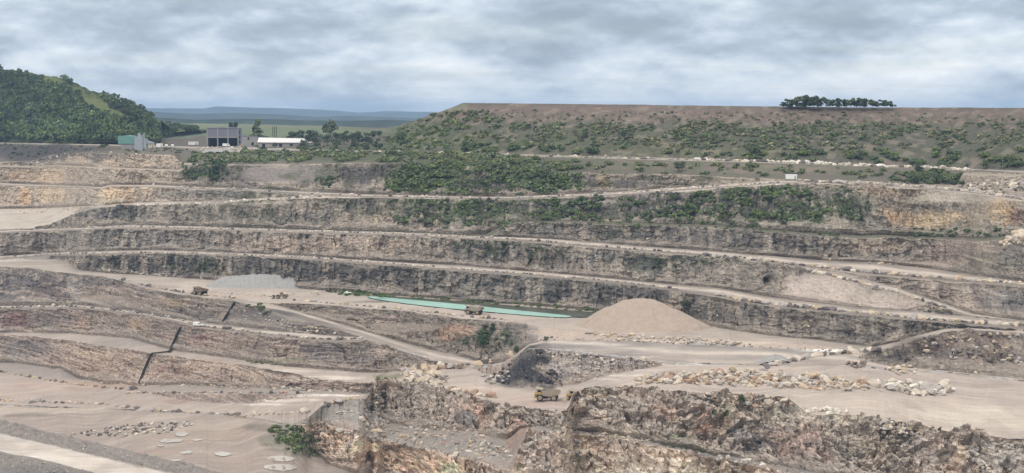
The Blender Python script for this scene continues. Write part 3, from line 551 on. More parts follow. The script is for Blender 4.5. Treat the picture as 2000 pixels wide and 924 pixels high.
dv = np.linalg.norm(np.stack([X, Y, Zq], -1)[1:]-np.stack([X, Y, Zq], -1)[:-1], axis=-1)
keep = (dv[:, :-1]+dv[:, 1:]) > .02
q = q[keep]
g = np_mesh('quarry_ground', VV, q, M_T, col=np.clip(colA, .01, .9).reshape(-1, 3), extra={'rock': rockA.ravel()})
tag(g, kind='structure')
print('ground verts', len(VV), 'rows', nr)
# ---------------------------------------------------------------- plain, far hills, wooded hill
def grid_obj(name, P, mat, colf=None, extra=None):
    n, m = P.shape[:2]; ii = np.arange(n*m).reshape(n, m)
    qd = np.stack([ii[1:, :-1], ii[1:, 1:], ii[:-1, 1:], ii[:-1, :-1]], -1).reshape(-1, 4)
    return np_mesh(name, P.reshape(-1, 3), qd, mat, col=colf.reshape(-1, 3) if colf is not None else None, extra=extra)
M_FAR = attr_mat('far_land', .95, .004, .5)
gx = np.linspace(-9000, 9000, 160); gy = np.linspace(1500, 22000, 160)
GX, GY = np.meshgrid(gx, gy)
pc = np.zeros(GX.shape+(3,)); fld = hsh(np.floor(GX/260+.3*np.floor(GY/400)), np.floor(GY/400), seed=5)
for a, c in ((0, (84, 100, 66)), (.33, (100, 112, 76)), (.6, (66, 82, 60)), (.8, (120, 124, 90))): pc[fld >= a] = lin(c)*.8
pz = -70+12*fbm(GX/1500, GY/1500, 3, 90)
# the quarry itself lies in front of this sheet
o = grid_obj('plain', np.stack([GX, GY, np.where(GY < 2600, -200, pz)], -1), M_FAR, pc); tag(o, kind='structure')
def far_ridge(y, pts, depth, c, seed, name):
    uu = np.arange(-400, 2700, 6.0); top = np.interp(uu, [p[0] for p in pts], [p[1] for p in pts])+1.0*n1d(uu, 45, seed, 4)
    rowsP = []; cc = []
    for k in np.linspace(0, 1, 14):
        yy = y-depth*(1-k)**1.3
        zt = -(np.array([tv(v) for v in top]))*y
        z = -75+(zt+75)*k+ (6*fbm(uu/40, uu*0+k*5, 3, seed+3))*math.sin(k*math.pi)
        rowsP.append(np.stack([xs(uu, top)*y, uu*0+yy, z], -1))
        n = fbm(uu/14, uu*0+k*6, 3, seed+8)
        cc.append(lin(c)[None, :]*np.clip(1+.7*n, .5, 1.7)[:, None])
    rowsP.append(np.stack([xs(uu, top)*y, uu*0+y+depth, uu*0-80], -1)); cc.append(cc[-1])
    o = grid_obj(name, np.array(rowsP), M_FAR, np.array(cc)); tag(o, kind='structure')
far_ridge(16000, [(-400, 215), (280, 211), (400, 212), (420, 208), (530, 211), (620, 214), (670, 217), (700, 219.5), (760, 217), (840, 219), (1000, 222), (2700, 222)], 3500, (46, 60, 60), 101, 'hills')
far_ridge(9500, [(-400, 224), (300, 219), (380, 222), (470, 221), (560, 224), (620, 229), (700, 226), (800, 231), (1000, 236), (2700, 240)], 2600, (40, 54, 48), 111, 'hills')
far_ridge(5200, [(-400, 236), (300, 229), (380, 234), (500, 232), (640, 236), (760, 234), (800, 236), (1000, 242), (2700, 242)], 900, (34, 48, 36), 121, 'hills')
# wooded hill on the left
HC = KN(-400,60,-200,92,0,134,20,136,50,142,90,147,130,155,160,168,200,186,240,200,270,214,300,230,330,242,350,248,390,252,410,254)
HB = KN(-400,279,0,279,230,279,300,279,320,271,350,257,400,255,410,255)
hu = np.arange(-400, 411, 3.0); K1 = np.linspace(0, 1, 70)
def hill_pt(u, k):
    vt = ipl(HC, u); vb = ipl(HB, u); v = vb+(vt-vb)*k
    d0 = np.interp(u, [-400, 230, 330, 410], [1630, 1690, 2050, 2350]); d0 = np.maximum(np.interp(u, _cu, _cv[2][IX['R1r']])+12, np.where(u > 315, d0, 0)); d1 = d0+np.interp(u, [-400, 300, 410], [520, 330, 20])
    d = d0+(d1-d0)*(k**.9); t = tv(v)
    return np.stack([xs(u, v)*d, d, -t*d], -1), v
Pk = []; Ck = []
mead = [(90, 150, 55, 9, 1), (190, 205, 34, 14, 1), (235, 228, 50, 9, .9), (165, 182, 40, 8, .7), (110, 188, 40, 8, .5), (345, 253, 50, 5, .8), (270, 243, 40, 7, .6)]
def meadow(u, v):
    m = 0
    wob = 10*fbm(u/25, v/12, 3, 131)
    for (a, b, ru, rv, s) in mead:
        m = np.maximum(m, np.clip((1.2-((u+wob-a)/ru)**2-((v-b-(u-a)*.42)/rv)**2)/.6, 0, 1)*s)
    return m
for k in K1:
    p, v = hill_pt(hu, k); p[:, 2] += 2.2*fbm(p[:, 0]/14, p[:, 1]/14+p[:, 2]/8, 3, 133)
    Pk.append(p); m = meadow(hu, v)[:, None]
    base = lin((56, 66, 44))*.8*np.clip(1+.4*fbm(hu/12, v/8, 3, 135), .6, 1.5)[:, None]
    Ck.append(base*(1-m)+lin((98, 106, 68))*.75*m)
p, v = hill_pt(hu, 1.0); p[:, 1] += 500; p[:, 2] -= 90; Pk.append(p); Ck.append(Ck[-1])
o = grid_obj('hill_terrain', np.array(Pk), attr_mat('hill_grass', .95, .2, .4), np.array(Ck)); o.name = 'hill'; tag(o, kind='structure')

# ---------------------------------------------------------------- foliage and stone templates
def rot_to(n, rs):
    "random tangent frame for each normal"
    a = rs.normal(size=n.shape); t = np.cross(n, a); t /= np.linalg.norm(t, axis=1)[:, None]+1e-9
    return t, np.cross(n, t)
def leaf_blob(nl, lobes, leaf, seed, flat=.8, jit=.5):
    "leaf quads over several lobes ; unit crown, base at z=0"
    rs = np.random.RandomState(seed); P = []; N = []; S = []
    for k in range(nl):
        c = lobes[rs.randint(len(lobes))]
        d = rs.normal(size=3); d /= np.linalg.norm(d)
        if d[2] < -.3: d[2] *= -.6
        r = c[3]*(rs.uniform(.55, 1.0)**.5)
        P.append((c[0]+d[0]*r, c[1]+d[1]*r, c[2]+d[2]*r*flat)); n = d+rs.normal(size=3)*jit; n[2] += .25
        N.append(n/np.linalg.norm(n)); S.append(leaf*rs.uniform(.6, 1.5))
    P = np.array(P); N = np.array(N); S = np.array(S)[:, None]; T, B = rot_to(N, rs)
    s1 = S*rs.uniform(.7, 1.2, (nl, 1)); s2 = S*rs.uniform(.6, 1.0, (nl, 1))
    Vv = np.stack([P-T*s1-B*s2*.6, P+T*s1*.6-B*s2, P+T*s1+B*s2*.5, P-T*s1*.5+B*s2], 1).reshape(-1, 3)
    Vv[:, 2] = np.maximum(Vv[:, 2], -.05)
    tone = np.repeat(rs.uniform(.55, 1.5, nl), 4)
    return Vv, np.arange(nl*4).reshape(-1, 4), tone
def lobes(n, seed, w=1.0, h=.6):
    rs = np.random.RandomState(seed); out = [(0, 0, h*.5, .55)]
    for _ in range(n):
        a = rs.uniform(0, 6.28); r = rs.uniform(.25, .6)*w
        out.append((math.cos(a)*r, math.sin(a)*r, rs.uniform(.2, .75)*h, rs.uniform(.28, .45)))
    return out
SH_LO = [leaf_blob(70, lobes(5, 200+i), .17, 300+i) for i in range(6)]
SH_HI = [leaf_blob(420, lobes(8, 220+i), .085, 320+i) for i in range(6)]
GREENS = [(106, 118, 78), (92, 106, 72), (122, 128, 88), (84, 98, 74), (112, 122, 94), (100, 118, 68), (132, 130, 100)]
def ico(sub):
    bm = bmesh.new(); bmesh.ops.create_icosphere(bm, subdivisions=sub, radius=1); bm.verts.ensure_lookup_table()
    v = np.array([x.co[:] for x in bm.verts]); f = np.array([[l.index for l in q.verts] for q in bm.faces]); bm.free(); return v, f
def rock_tpl(seed, sub, cuts):
    rs = np.random.RandomState(seed); v, f = ico(sub); v = v.copy()
    for _ in range(cuts):
        n = rs.normal(size=3); n /= np.linalg.norm(n); h = rs.uniform(.45, .8)
        dd = v@n-h; v = v-np.outer(np.maximum(dd, 0), n)
    v *= np.array([rs.uniform(.9, 1.4), rs.uniform(.75, 1.1), rs.uniform(.6, .85)])
    v *= (1+.05*rs.normal(size=(len(v), 1)))
    v[:, 2] -= v[:, 2].min()*.7
    return v, f
RK_LO = [rock_tpl(400+i, 1, 7) for i in range(8)]
RK_HI = [rock_tpl(420+i, 3, 14) for i in range(8)]
def merge_inst(name, tpls, items, mat, tonevar=.0):
    "items: (point, size xyz, rz, colour, template)"
    Vs, Fs, Cs, n0 = [], [], [], 0
    for (p, s, rz, c, ti) in items:
        t = tpls[ti % len(tpls)]; v = t[0]; ca, sa = math.cos(rz), math.sin(rz)
        x = v[:, 0]*s[0]; y = v[:, 1]*s[1]; z = v[:, 2]*s[2]
        Vs.append(np.stack([x*ca-y*sa+p[0], x*sa+y*ca+p[1], z+p[2]], -1)); Fs.append(t[1]+n0); n0 += len(v)
        tone = t[2][:, None] if len(t) > 2 else 1.0
        Cs.append(np.ones((len(v), 3))*np.array(c)*tone)
    return np_mesh(name, np.concatenate(Vs), np.concatenate(Fs), mat, col=np.clip(np.concatenate(Cs), 0, .9))
def inpoly(x, y, P):
    c = False; j = len(P)-1
    for i in range(len(P)):
        if (P[i][1] > y) != (P[j][1] > y) and x < (P[j][0]-P[i][0])*(y-P[i][1])/(P[j][1]-P[i][1]+1e-9)+P[i][0]: c = not c
        j = i
    return c
def scatter(poly, n, rng, yexp=1.0):
    us = [p[0] for p in poly]; vs = [p[1] for p in poly]; out = []; k = 0
    while len(out) < n and k < n*30:
        k += 1; u = rng.uniform(min(us), max(us)); v = rng.uniform(min(vs), max(vs))
        if inpoly(u, v, poly): out.append((u, v))
    return out

# ---------------------------------------------------------------- shrubs
# (label, polygon, count, size range m, greens, clumping)
BZ = [
 ('shrub on the terrace below the upper quarry road', [(380,300),(560,296),(700,300),(790,300),(960,305),(1130,315),(1140,336),(1000,332),(900,322),(700,316),(440,320),(370,318)], 900, (2.2,5.5), (0,1,2,4), .3),
 ('shrub in the overgrown bank under the upper terrace', [(760,345),(800,320),(900,324),(1000,334),(1136,340),(1136,378),(1000,382),(800,380),(750,376)], 900, (2.0,4.8), (0,1,3,5,4), .25),
 ('shrub clinging to the old grey upper face', [(356,320),(440,322),(450,358),(400,360),(360,344)], 60, (2,4.5), (1,3), 0),
 ('shrub in the recess between the grey upper faces', [(615,350),(660,345),(672,372),(620,374)], 40, (1.6,3.4), (1,3), 0),
 ('shrub on the overgrown middle bank of the quarry', [(760,390),(1000,394),(1250,386),(1520,366),(1700,372),(1700,420),(1640,455),(1500,446),(1300,434),(1100,430),(1010,430),(990,455),(880,450),(780,436),(750,415)], 1900, (1.6,4.0), (0,1,3,5,3,4), .36),
 ('shrub along the lip of the middle grey face', [(1000,428),(1300,436),(1500,447),(1640,458),(1640,468),(1500,456),(1300,446),(1000,438)], 90, (1,2.2), (0,1,4), 0),
 ('shrub at the foot of the orange cliff', [(1770,448),(1850,450),(1990,448),(1990,462),(1780,464)], 46, (1.8,3.6), (1,3), .2),
 ('shrub beside the track above the right cliffs', [(1740,340),(1880,338),(1878,362),(1740,358)], 60, (2.4,5), (1,3,0), .1),
 ('shrub beside the block-lined upper track', [(1150,318),(1400,324),(1700,330),(1860,336),(1860,342),(1640,348),(1400,344),(1140,336)], 120, (2,4.5), (0,1,2), .35),
 ('shrub standing along the foot of the spoil hill', [(900,280),(1140,288),(1400,296),(1700,302),(2000,305),(2000,330),(1700,320),(1350,308),(900,296)], 170, (2.5,6), (0,1,3,5), .35),
 ('shrub on the green flank of the spoil hill', [(760,256),(850,226),(930,214),(990,232),(960,262),(900,290),(780,294),(740,270)], 380, (2,4.5), (0,5,1,2), .3),
 ('shrub scattered on the upper slope of the spoil hill', [(930,215),(1400,218),(2000,222),(2000,240),(1400,240),(960,236)], 260, (.9,2.4), (1,6,4), .35),
 ('shrub scattered on the lower slope of the spoil hill', [(960,240),(1400,240),(2000,240),(2000,296),(1400,292),(960,280)], 1900, (1.0,3.6), (0,1,4,6,4), .34),
 ('shrub growing around the quarry yard', [(470,284),(640,284),(740,286),(790,294),(640,298),(480,302)], 120, (2,4.5), (0,1,3), .2),
 ('shrub on the bench lip of the left face', [(150,498),(420,510),(420,540),(280,532),(150,515)], 14, (1.6,3.2), (3,1), 0),
 ('shrub at the foot of the pit wall beside the pond', [(640,566),(760,572),(900,584),(1050,594),(1200,608),(1200,614),(1050,604),(900,592),(760,582),(640,574)], 120, (1.2,2.8), (0,1,5), .1),
 ('shrub on the small island spit by the turquoise water', [(640,570),(700,568),(760,577),(740,580),(660,577)], 36, (1.4,3), (1,3,5), 0),
 ('shrub on the slope below the pit road', [(905,655),(950,632),(970,650),(1010,656),(1005,690),(960,692),(910,678)], 34, (1.6,3.6), (1,3), 0),
 ('shrub at the edge of the ramp above the black pipe', [(478,594),(512,596),(530,612),(520,616),(480,606)], 9, (1.8,3.2), (1,3), 0),
 ('low grass tuft along the lower left bench', [(480,704),(560,712),(560,717),(480,708)], 30, (.7,1.3), (5,0), 0),
 ('shrub in the gully left of the rocky headland', [(530,826),(590,838),(625,860),(640,888),(600,894),(556,878),(520,846)], 130, (1,2.6), (5,0,1), 0),
 ('shrub on top of the rocky headland', [(728,738),(762,738),(760,750),(730,748)], 14, (.9,1.8), (2,0), 0),
 ('shrub on the right near cliff', [(1390,795),(1440,798),(1450,815),(1390,810)], 10, (1,2), (1,5), 0),
 ('shrub in the hollow between the near cliffs', [(1270,850),(1330,862),(1420,884),(1400,890),(1290,870)], 30, (.9,1.8), (1,5), 0),
 ('shrub on the face above the second road', [(870,466),(1100,480),(1120,520),(1050,520),(900,490)], 60, (1.2,2.8), (1,3), .2),
 ('shrub on the dark face above the third road', [(1250,495),(1450,506),(1450,520),(1260,520)], 50, (1,2.2), (1,3), .2),
 ('shrub along the left dark bank', [(0,282),(230,286),(180,296),(60,312),(0,312)], 60, (1.6,3.2), (3,1), .2),
 ('shrub by the path at the wooded hill foot', [(240,288),(400,292),(400,300),(250,298)], 40, (1.4,3), (0,3), 0),
]
rg = np.random.RandomState(5); items = []
for zi, (lab, poly, n, (s0, s1), gs, cl) in enumerate(BZ):
    for (u, v) in scatter(poly, n, rg):
        if cl and vn2(np.array([u/26.]), np.array([v/9.]), 500+zi)[0] < cl: continue
        p = G(u, v); s = rg.uniform(s0, s1)*.74; s *= 1.35 if rg.rand() < .12 else 1
        items.append((p, s, zi, lin(GREENS[gs[rg.randint(len(gs))]])*rg.uniform(.6, 1.15)*.9, s/p[1], rg.randint(6), u))
items.sort(key=lambda a: -a[4])
vis = [it for it in items if -5 < it[6] < 2005]
top = vis[:290]; topset = set(id(t) for t in top); rest = [it for it in items if id(it) not in topset]
merge_inst('scrub', SH_LO, [(p, (s*1.2, s*1.1, s*1.1), rg.uniform(0, 6.28), c, ti) for (p, s, zi, c, q, ti, u) in rest], M_LEAF)
tag(bpy.data.objects['scrub'], kind='stuff')
sh_cache = {}
def shrub_mesh(ti, gi):
    if (ti, gi) not in sh_cache:
        v, f, t = SH_HI[ti]; o = np_mesh('shrub', v, f, M_LEAF, col=np.clip(np.array(lin(GREENS[gi]))*.85*t[:, None], 0, .9)); sh_cache[(ti, gi)] = o.data; bpy.data.objects.remove(o)
    return sh_cache[(ti, gi)]
for (p, s, zi, c, q, ti, u) in top:
    gs = BZ[zi][4]; o = bpy.data.objects.new('shrub', shrub_mesh(ti, gs[rg.randint(len(gs))])); COL.objects.link(o)
    o.location = p; o.scale = (s*1.25, s*1.15, s*1.15); o.rotation_euler = (0, 0, rg.uniform(0, 6.28))
    tag(o, 'leafy green '+BZ[zi][0], 'shrub', BZ[zi][0].replace('shrub', 'shrubs', 1))
# crowns of the wood on the hill
wood = []; k = 0
while len(wood) < 2600 and k < 30000:
    k += 1; u = rg.uniform(-120, 385); kk = rg.rand()
    p, v = hill_pt(np.array([u]), kk); m = float(np.max(meadow(np.array([u]), v)))
    if rg.rand() < m*1.1: continue
    if kk > .93 and vn2(np.array([u/14.]), np.array([0.]), 9)[0] < .45: continue
    big = 1.0 if kk < .5 else .75
    s = rg.uniform(3.4, 7.0)*big*(1 if u < 300 else .7)
    sh = vn2(np.array([u/30.]), np.array([kk*5]), 77)[0]
    g = lin([(84, 104, 74), (96, 116, 78), (76, 92, 76), (106, 122, 80)][rg.randint(4)])*(.42+.55*sh)
    wood.append((p[0]+np.array([0, 0, s*.35]), (s, s, s*1.15), rg.uniform(0, 6.28), g, rg.randint(6)))
CR = [leaf_blob(110, lobes(6, 240+i, .9, .8), .15, 340+i, .95) for i in range(6)]
merge_inst('woodland', CR, wood, M_LEAF); tag(bpy.data.objects['woodland'], kind='stuff')

# ---------------------------------------------------------------- boulders
STC = {'pale': (192, 182, 168), 'grey': (166, 160, 154), 'tan': (184, 168, 146), 'face': (136, 126, 114), 'black': (70, 68, 72), 'rust': (158, 134, 116), 'dark': (112, 106, 104), 'white': (206, 202, 192)}
# berms: (label, polyline, spacing px, size m, colours)
BERM = [
 ('along the edge of the second road', [(60,449),(240,443),(400,446),(600,452),(760,456),(900,463),(1000,467),(1200,484),(1400,499),(1500,508)], 7.5, (.8,1.5), ('pale','grey')),
 ('along the edge of the third road', [(0,503),(100,497),(200,494),(400,495),(600,503),(800,518),(1000,533),(1200,550),(1340,567)], 7.5, (.8,1.5), ('pale','grey')),
 ('lining the curve of the road on the right bench', [(1400,576),(1440,586),(1500,595),(1600,604),(1700,613),(1800,623),(1900,631),(2000,638)], 8, (1.3,2.3), ('pale','tan','grey')),
 ('along the upper right road', [(1370,500),(1500,511),(1600,523),(1700,533),(1800,541),(1900,549),(2000,554)], 8.5, (1.2,2.2), ('grey','pale','tan')),
 ('beside the right access ramp', [(1540,523),(1600,533),(1650,546),(1700,559),(1750,572),(1800,588),(1850,604)], 9, (1.2,2.2), ('pale','tan','grey')),
 ('on the lip above the left lower faces', [(235,546),(260,552),(300,562),(350,571),(400,577),(465,583)], 8, (1.2,2.0), ('dark','grey','tan')),
 ('beside the pit road next to the ramp', [(575,587),(640,592),(700,597),(760,603),(850,611),(900,618),(1000,626)], 11, (1.0,1.9), ('grey','tan','pale')),
 ('along the narrow left bench road', [(0,602),(60,600),(130,598),(200,603),(280,613),(340,623),(400,638),(500,650),(600,661),(650,664),(712,661)], 8.5, (1.0,1.9), ('grey','dark','pale')),
 ('in the row at the foot of the pink left face', [(0,726),(50,735),(100,744),(150,751),(200,757),(270,762)], 8.5, (1.0,2.0), ('tan','rust','grey')),
 ('in the row below the black pipe', [(250,768),(330,768),(420,767),(500,768),(600,769)], 9.5, (.9,1.7), ('tan','grey','rust')),
 ('in the long row across the lower left floor', [(0,783),(60,785),(120,787),(200,789),(240,796),(300,803),(350,805),(400,808),(480,811),(560,808),(620,802)], 12, (1.2,2.2), ('grey','tan','pale')),
 ('along the edge of the grey pad', [(1490,722),(1510,714),(1540,706),(1580,699),(1620,693),(1660,689),(1720,685)], 8.5, (1.8,2.8), ('grey','pale','dark')),
 ('along the left upper road', [(270,402),(340,400),(400,398),(500,392),(580,387),(640,383)], 8, (1.0,1.9), ('pale','white')),
 ('along the upper bench road', [(300,362),(400,368),(500,372),(620,379),(760,384),(900,387),(1000,388),(1200,378),(1400,364),(1530,356)], 9, (.9,1.8), ('pale','grey')),
 ('along the track above the orange cliff', [(1560,355),(1700,360),(1800,366),(1900,374),(2000,390)], 7, (1.4,2.4), ('pale','grey')),
 ('in the barrier line along the upper track', [(640,296),(790,298),(900,301),(1050,306),(1200,309),(1350,313)], 9, (1.2,2.2), ('pale','grey')),
 ('in the pale barrier line under the spoil hill', [(1360,313),(1500,317),(1640,323),(1780,328),(1900,333)], 6.5, (1.9,2.8), ('white','pale')),
 ('on the lip above the pale left faces', [(0,323),(40,322),(90,316),(130,300),(160,297),(300,302)], 16, (.9,1.6), ('white','pale')),
 ('around the bend below the ramp', [(860,720),(900,713),(935,714),(960,708),(990,698),(1010,690)], 9, (1.6,2.8), ('rust','tan','grey')),
 ('on the rim of the headland beside the truck road', [(880,762),(910,768),(935,772),(960,776),(985,780)], 10, (1.4,2.6), ('tan','pale','rust')),
 ('on the curved rim of the terrace', [(626,800),(640,788),(666,784),(700,780)], 7, (1.6,2.2), ('grey','tan')),
 ('along the lower rim of the terrace', [(632,832),(660,842),(700,850),(760,862),(820,876),(900,892)], 7, (.9,1.8), ('grey','pale')),
 ('at the foot of the pit wall by the pale road', [(150,522),(180,528),(230,532),(290,536),(350,540),(410,544)], 7, (1.0,2.0), ('pale','grey')),
]
# heaps: (label, polygon, count, size, colours)
HEAP = [
 ('spilled down the notch beside the hidden truck', [(1096,806),(1128,790),(1136,905),(1100,905)], 70, (.9,2.0), ('face','grey','tan')),
 ('fallen at the left corner of the rocky headland', [(716,786),(748,760),(764,842),(724,846)], 70, (.9,2.2), ('face','grey','tan')),
 ('below the left corner of the rocky headland', [(700,850),(760,862),(770,920),(700,915)], 40, (.9,2.0), ('face','tan')),
 ('at the foot of the tan gravel stockpile', [(1145,646),(1260,656),(1390,664),(1400,668),(1250,662),(1140,652)], 70, (.6,1.5), ('tan','grey','pale')),
 ('at the foot of the grey gravel stockpile', [(420,568),(520,576),(615,572),(615,577),(520,580),(420,574)], 50, (.6,1.3), ('grey','pale')),
 ('fallen on the floor under the left lower faces', [(160,742),(400,750),(700,762),(700,768),(400,758),(160,750)], 110, (.6,1.6), ('tan','pale','grey')),
 ('scattered on the grey end of the terrace track', [(650,806),(740,800),(770,832),(700,845),(640,828)], 170, (.5,1.5), ('grey','grey','pale')),
 ('in the long block heap on the tan floor', [(1238,742),(1300,733),(1420,726),(1500,726),(1600,736),(1690,748),(1692,764),(1620,764),(1520,758),(1400,752),(1300,750),(1245,752)], 430, (1.0,2.5), ('tan','pale','grey','pale','rust')),
 ('in the grey block heap at the right end', [(1700,750),(1740,744),(1800,750),(1860,756),(1868,776),(1800,774),(1720,764)], 62, (1.3,3.4), ('white','grey','pale')),
 ('in the row on the near cliff top', [(1560,796),(1600,797),(1662,800),(1662,808),(1570,808)], 26, (1.0,2.0), ('white','pale')),
 ('in the pale heap on the headland', [(770,726),(820,714),(880,718),(860,732),(880,750),(840,756),(790,748)], 90, (1.2,3.4), ('pale','tan','grey')),
 ('on the rubble shelf of the near cliff', [(1400,766),(1500,772),(1560,790),(1500,800),(1420,790),(1330,772)], 90, (.9,2.2), ('tan','pale','grey','rust')),
 ('in the low rubble row beside the pit road', [(1160,652),(1260,652),(1340,656),(1440,668),(1450,676),(1300,672),(1170,662)], 90, (.9,1.9), ('pale','tan','grey')),
 ('in the rubble bank on the lower left floor', [(130,850),(200,838),(290,826),(370,822),(376,832),(330,846),(240,854),(160,852)], 190, (.8,1.7), ('grey','dark','pale')),
 ('in the small heap beside the dark mound', [(1648,712),(1690,708),(1690,720),(1650,722)], 22, (1.0,1.8), ('dark','rust')),
 ('in the tan heap at the foot of the dark mound', [(1735,720),(1770,714),(1800,722),(1790,732),(1740,732)], 30, (.9,1.9), ('tan','tan','pale')),
 ('in the blast rubble by the upper right track', [(1870,364),(1940,352),(2000,356),(2000,378),(1930,376),(1880,372)], 80, (1.2,2.6), ('pale','grey')),
 ('in the slide at the right end of the middle bench', [(1950,470),(2000,448),(2000,474),(1960,486)], 26, (1.6,3.2), ('tan','pale')),
 ('in the rubble below the pale left faces', [(0,406),(80,402),(190,400),(180,412),(80,418),(0,416)], 60, (.8,1.6), ('pale','tan')),
 ('in the rubble on the upper left bench', [(240,356),(300,352),(390,350),(390,362),(300,360)], 50, (.8,1.6), ('pale','tan')),
 ('in the yard behind the quarry lip', [(384,288),(470,286),(470,300),(400,302)], 70, (1.2,2.6), ('pale','grey','white')),
 ('on the rubble slope of the headland', [(700,800),(760,830),(850,836),(860,810),(910,835),(1000,880),(1000,915),(900,888),(800,866),(700,842)], 420, (.7,2.0), ('grey','pale','grey','tan','rust')),
 ('on the ledge of the middle near cliff', [(1160,846),(1240,842),(1290,856),(1250,868),(1180,858)], 60, (.8,1.8), ('tan','pale')),
 ('at the foot of the near cliffs', [(1380,886),(1480,900),(1500,912),(1400,900)], 22, (.9,1.8), ('white','grey')),
 ('on the near cliff below the truck road', [(1045,800),(1110,802),(1150,830),(1100,840),(1040,830)], 80, (.7,1.6), ('tan','grey','dark')),
 ('on the dark tipped slope of the pad', [(1020,684),(1060,684),(1100,750),(980,752),(960,740)], 130, (.6,1.7), ('black','black','black','dark')),
 ('on the pale slope of the pad', [(1060,684),(1150,690),(1290,706),(1180,735),(1120,750)], 140, (.6,1.5), ('pale','grey')),
 ('at the foot of the black tip', [(940,735),(1000,726),(990,745),(950,752)], 40, (.9,1.8), ('pale','grey')),
 ('on the broken right mound', [(1790,660),(1880,648),(2000,654),(2000,738),(1800,722)], 170, (.7,1.8), ('tan','grey','dark','dark')),
 ('on the bank of the near pale road', [(0,824),(100,850),(300,898),(400,918),(330,922),(100,866),(0,842)], 120, (.4,1.0), ('grey','pale')),
 ('below the near pale road', [(0,886),(100,906),(160,924),(0,924)], 120, (.4,1.1), ('grey','dark','pale')),
 ('on the slope below the ramp', [(470,600),(560,625),(660,652),(600,652),(470,638)], 60, (.7,1.7), ('grey','dark','pale')),
 ('below the right roads on the loose scree', [(1560,700),(1570,560),(1700,600),(1600,592)], 30, (.6,1.2), ('tan',)),
 ('below the middle right faces', [(1600,500),(1760,500),(1840,525),(1700,516),(1600,506)], 50, (.8,1.6), ('tan','grey')),
 ('on the near cliff at the right edge', [(1900,862),(2000,870),(2000,920),(1900,920)], 90, (.7,1.7), ('grey','pale')),
 ('on the upper right near cliff', [(1680,812),(1760,824),(1830,842),(1820,856),(1700,836)], 80, (.7,1.7), ('tan','grey','pale')),
]
rg = np.random.RandomState(8); rocks = []
def add_rock(p, s, lab, cn, big=1.0):
    s *= 1.0 if 'near' in lab and 'pale road' in lab else (1.8 if 'right' in lab else 1.65)
    sx, sy, sz = s*rg.uniform(.85, 1.35)*.55, s*rg.uniform(.7, 1.05)*.55, s*rg.uniform(.65, 1.0)*.62
    rocks.append((p-Vector((0, 0, .12*s)), (sx, sy, sz), rg.uniform(0, 6.28), cn, rg.randint(8), lab, s/p[1]))
for (lab, pl, spc, (s0, s1), cs) in BERM:
    for a, b in zip(pl[:-1], pl[1:]):
        Ln = math.hypot(b[0]-a[0], (b[1]-a[1])); n = max(1, int(Ln/spc))
        for k in range(n):
            if rg.rand() < .07: continue
            f = (k+rg.uniform(-.25, .25))/n; u = a[0]+(b[0]-a[0])*f; v = a[1]+(b[1]-a[1])*f+rg.uniform(-.5, .5)
            add_rock(G(u, v), rg.uniform(s0, s1)*(1.3 if rg.rand() < .12 else 1)*1.15, lab, cs[rg.randint(len(cs))] if rg.rand() > .22 else 'dark')
for (lab, poly, n, (s0, s1), cs) in HEAP:
    vs = [p[1] for p in poly]; us = [p[0] for p in poly]
    for (u, v) in scatter(poly, n, rg):
        s = s0+(s1-s0)*rg.rand()**2; p = G(u, v)
        if 'heap' in lab and rg.rand() < .45:      # piled on the others
            p = p+Vector((0, 0, rg.uniform(.3, .9)*s1*.5))
        add_rock(p, s*1.1, lab, cs[rg.randint(len(cs))])
rocks.sort(key=lambda a: -a[6])
FIRST = [r for r in rocks][:290]; ids = set(id(r) for r in FIRST)
rk_cache = {}
def rock_mesh(ti, cn):
    if (ti, cn) not in rk_cache:
        v, f = RK_HI[ti]; o = np_mesh('boulder', v, f, M_ROCK, col=np.ones((len(v), 3))*lin(STC[cn])*.92); rk_cache[(ti, cn)] = o.data; bpy.data.objects.remove(o)
    return rk_cache[(ti, cn)]
CW = {'pale': 'pale beige', 'grey': 'grey', 'tan': 'tan', 'rust': 'rust-brown', 'black': 'blackish', 'face': 'brownish', 'dark': 'dark grey', 'white': 'whitish'}
for (p, s, rz, cn, ti, lab, q) in FIRST:
    o = bpy.data.objects.new('boulder', rock_mesh(ti, cn)); COL.objects.link(o); o.location = p; o.scale = s; o.rotation_euler = (rg.uniform(-.25, .25), rg.uniform(-.25, .25), rz)
    tag(o, CW[cn]+' boulder '+lab, 'boulder', CW[cn]+' boulders '+lab)
its = [(p, s, rz, lin(STC[cn])*rg.uniform(.7, 1.15)*.92, ti) for (p, s, rz, cn, ti, lab, q) in rocks if id((p, s)) and True]
its = [(r[0], r[1], r[2], lin(STC[r[3]])*rg.uniform(.7, 1.12)*.92, r[4]) for r in rocks if id(r) not in ids]
# loose stones strewn below every face
for (a, b, n) in (('C5', 'F5', 500), ('C7', 'F7', 500), ('C8', 'F8', 500), ('C6', 'RR', 400), ('C4', 'F4', 350), ('C3', 'F3', 300), ('PC', 'TR', 1500), ('TF', 'FB', 700), ('TR', 'TF', 1300), ('C0', 'F0', 100)):
    for _ in range(n):
        u = rg.uniform(0, 2000); va = float(np.interp(u, _cu, _cv[0][IX[a]])); vb = float(np.interp(u, _cu, _cv[0][IX[b]]))
        if vb-va < 8: continue
        f = 1-abs(rg.normal())*.22 if a not in ('PC', 'TF', 'TR') else rg.rand()
        if f < .1: continue
        p = G(u, va+(vb-va)*f); s = rg.uniform(.5, 1.3)*(1.9 if a in ('PC', 'TF') else 1.2); s *= 1.6 if rg.rand() < .12 else 1
        its.append((p-Vector((0, 0, .2*s)), (s*.6, s*.5, s*.5), rg.uniform(0, 6.28), lin(STC['face' if a in ('PC', 'TF') else ('grey', 'tan', 'grey', 'dark')[rg.randint(4)]])*rg.uniform(.6, 1.15)*.9, rg.randint(8)))
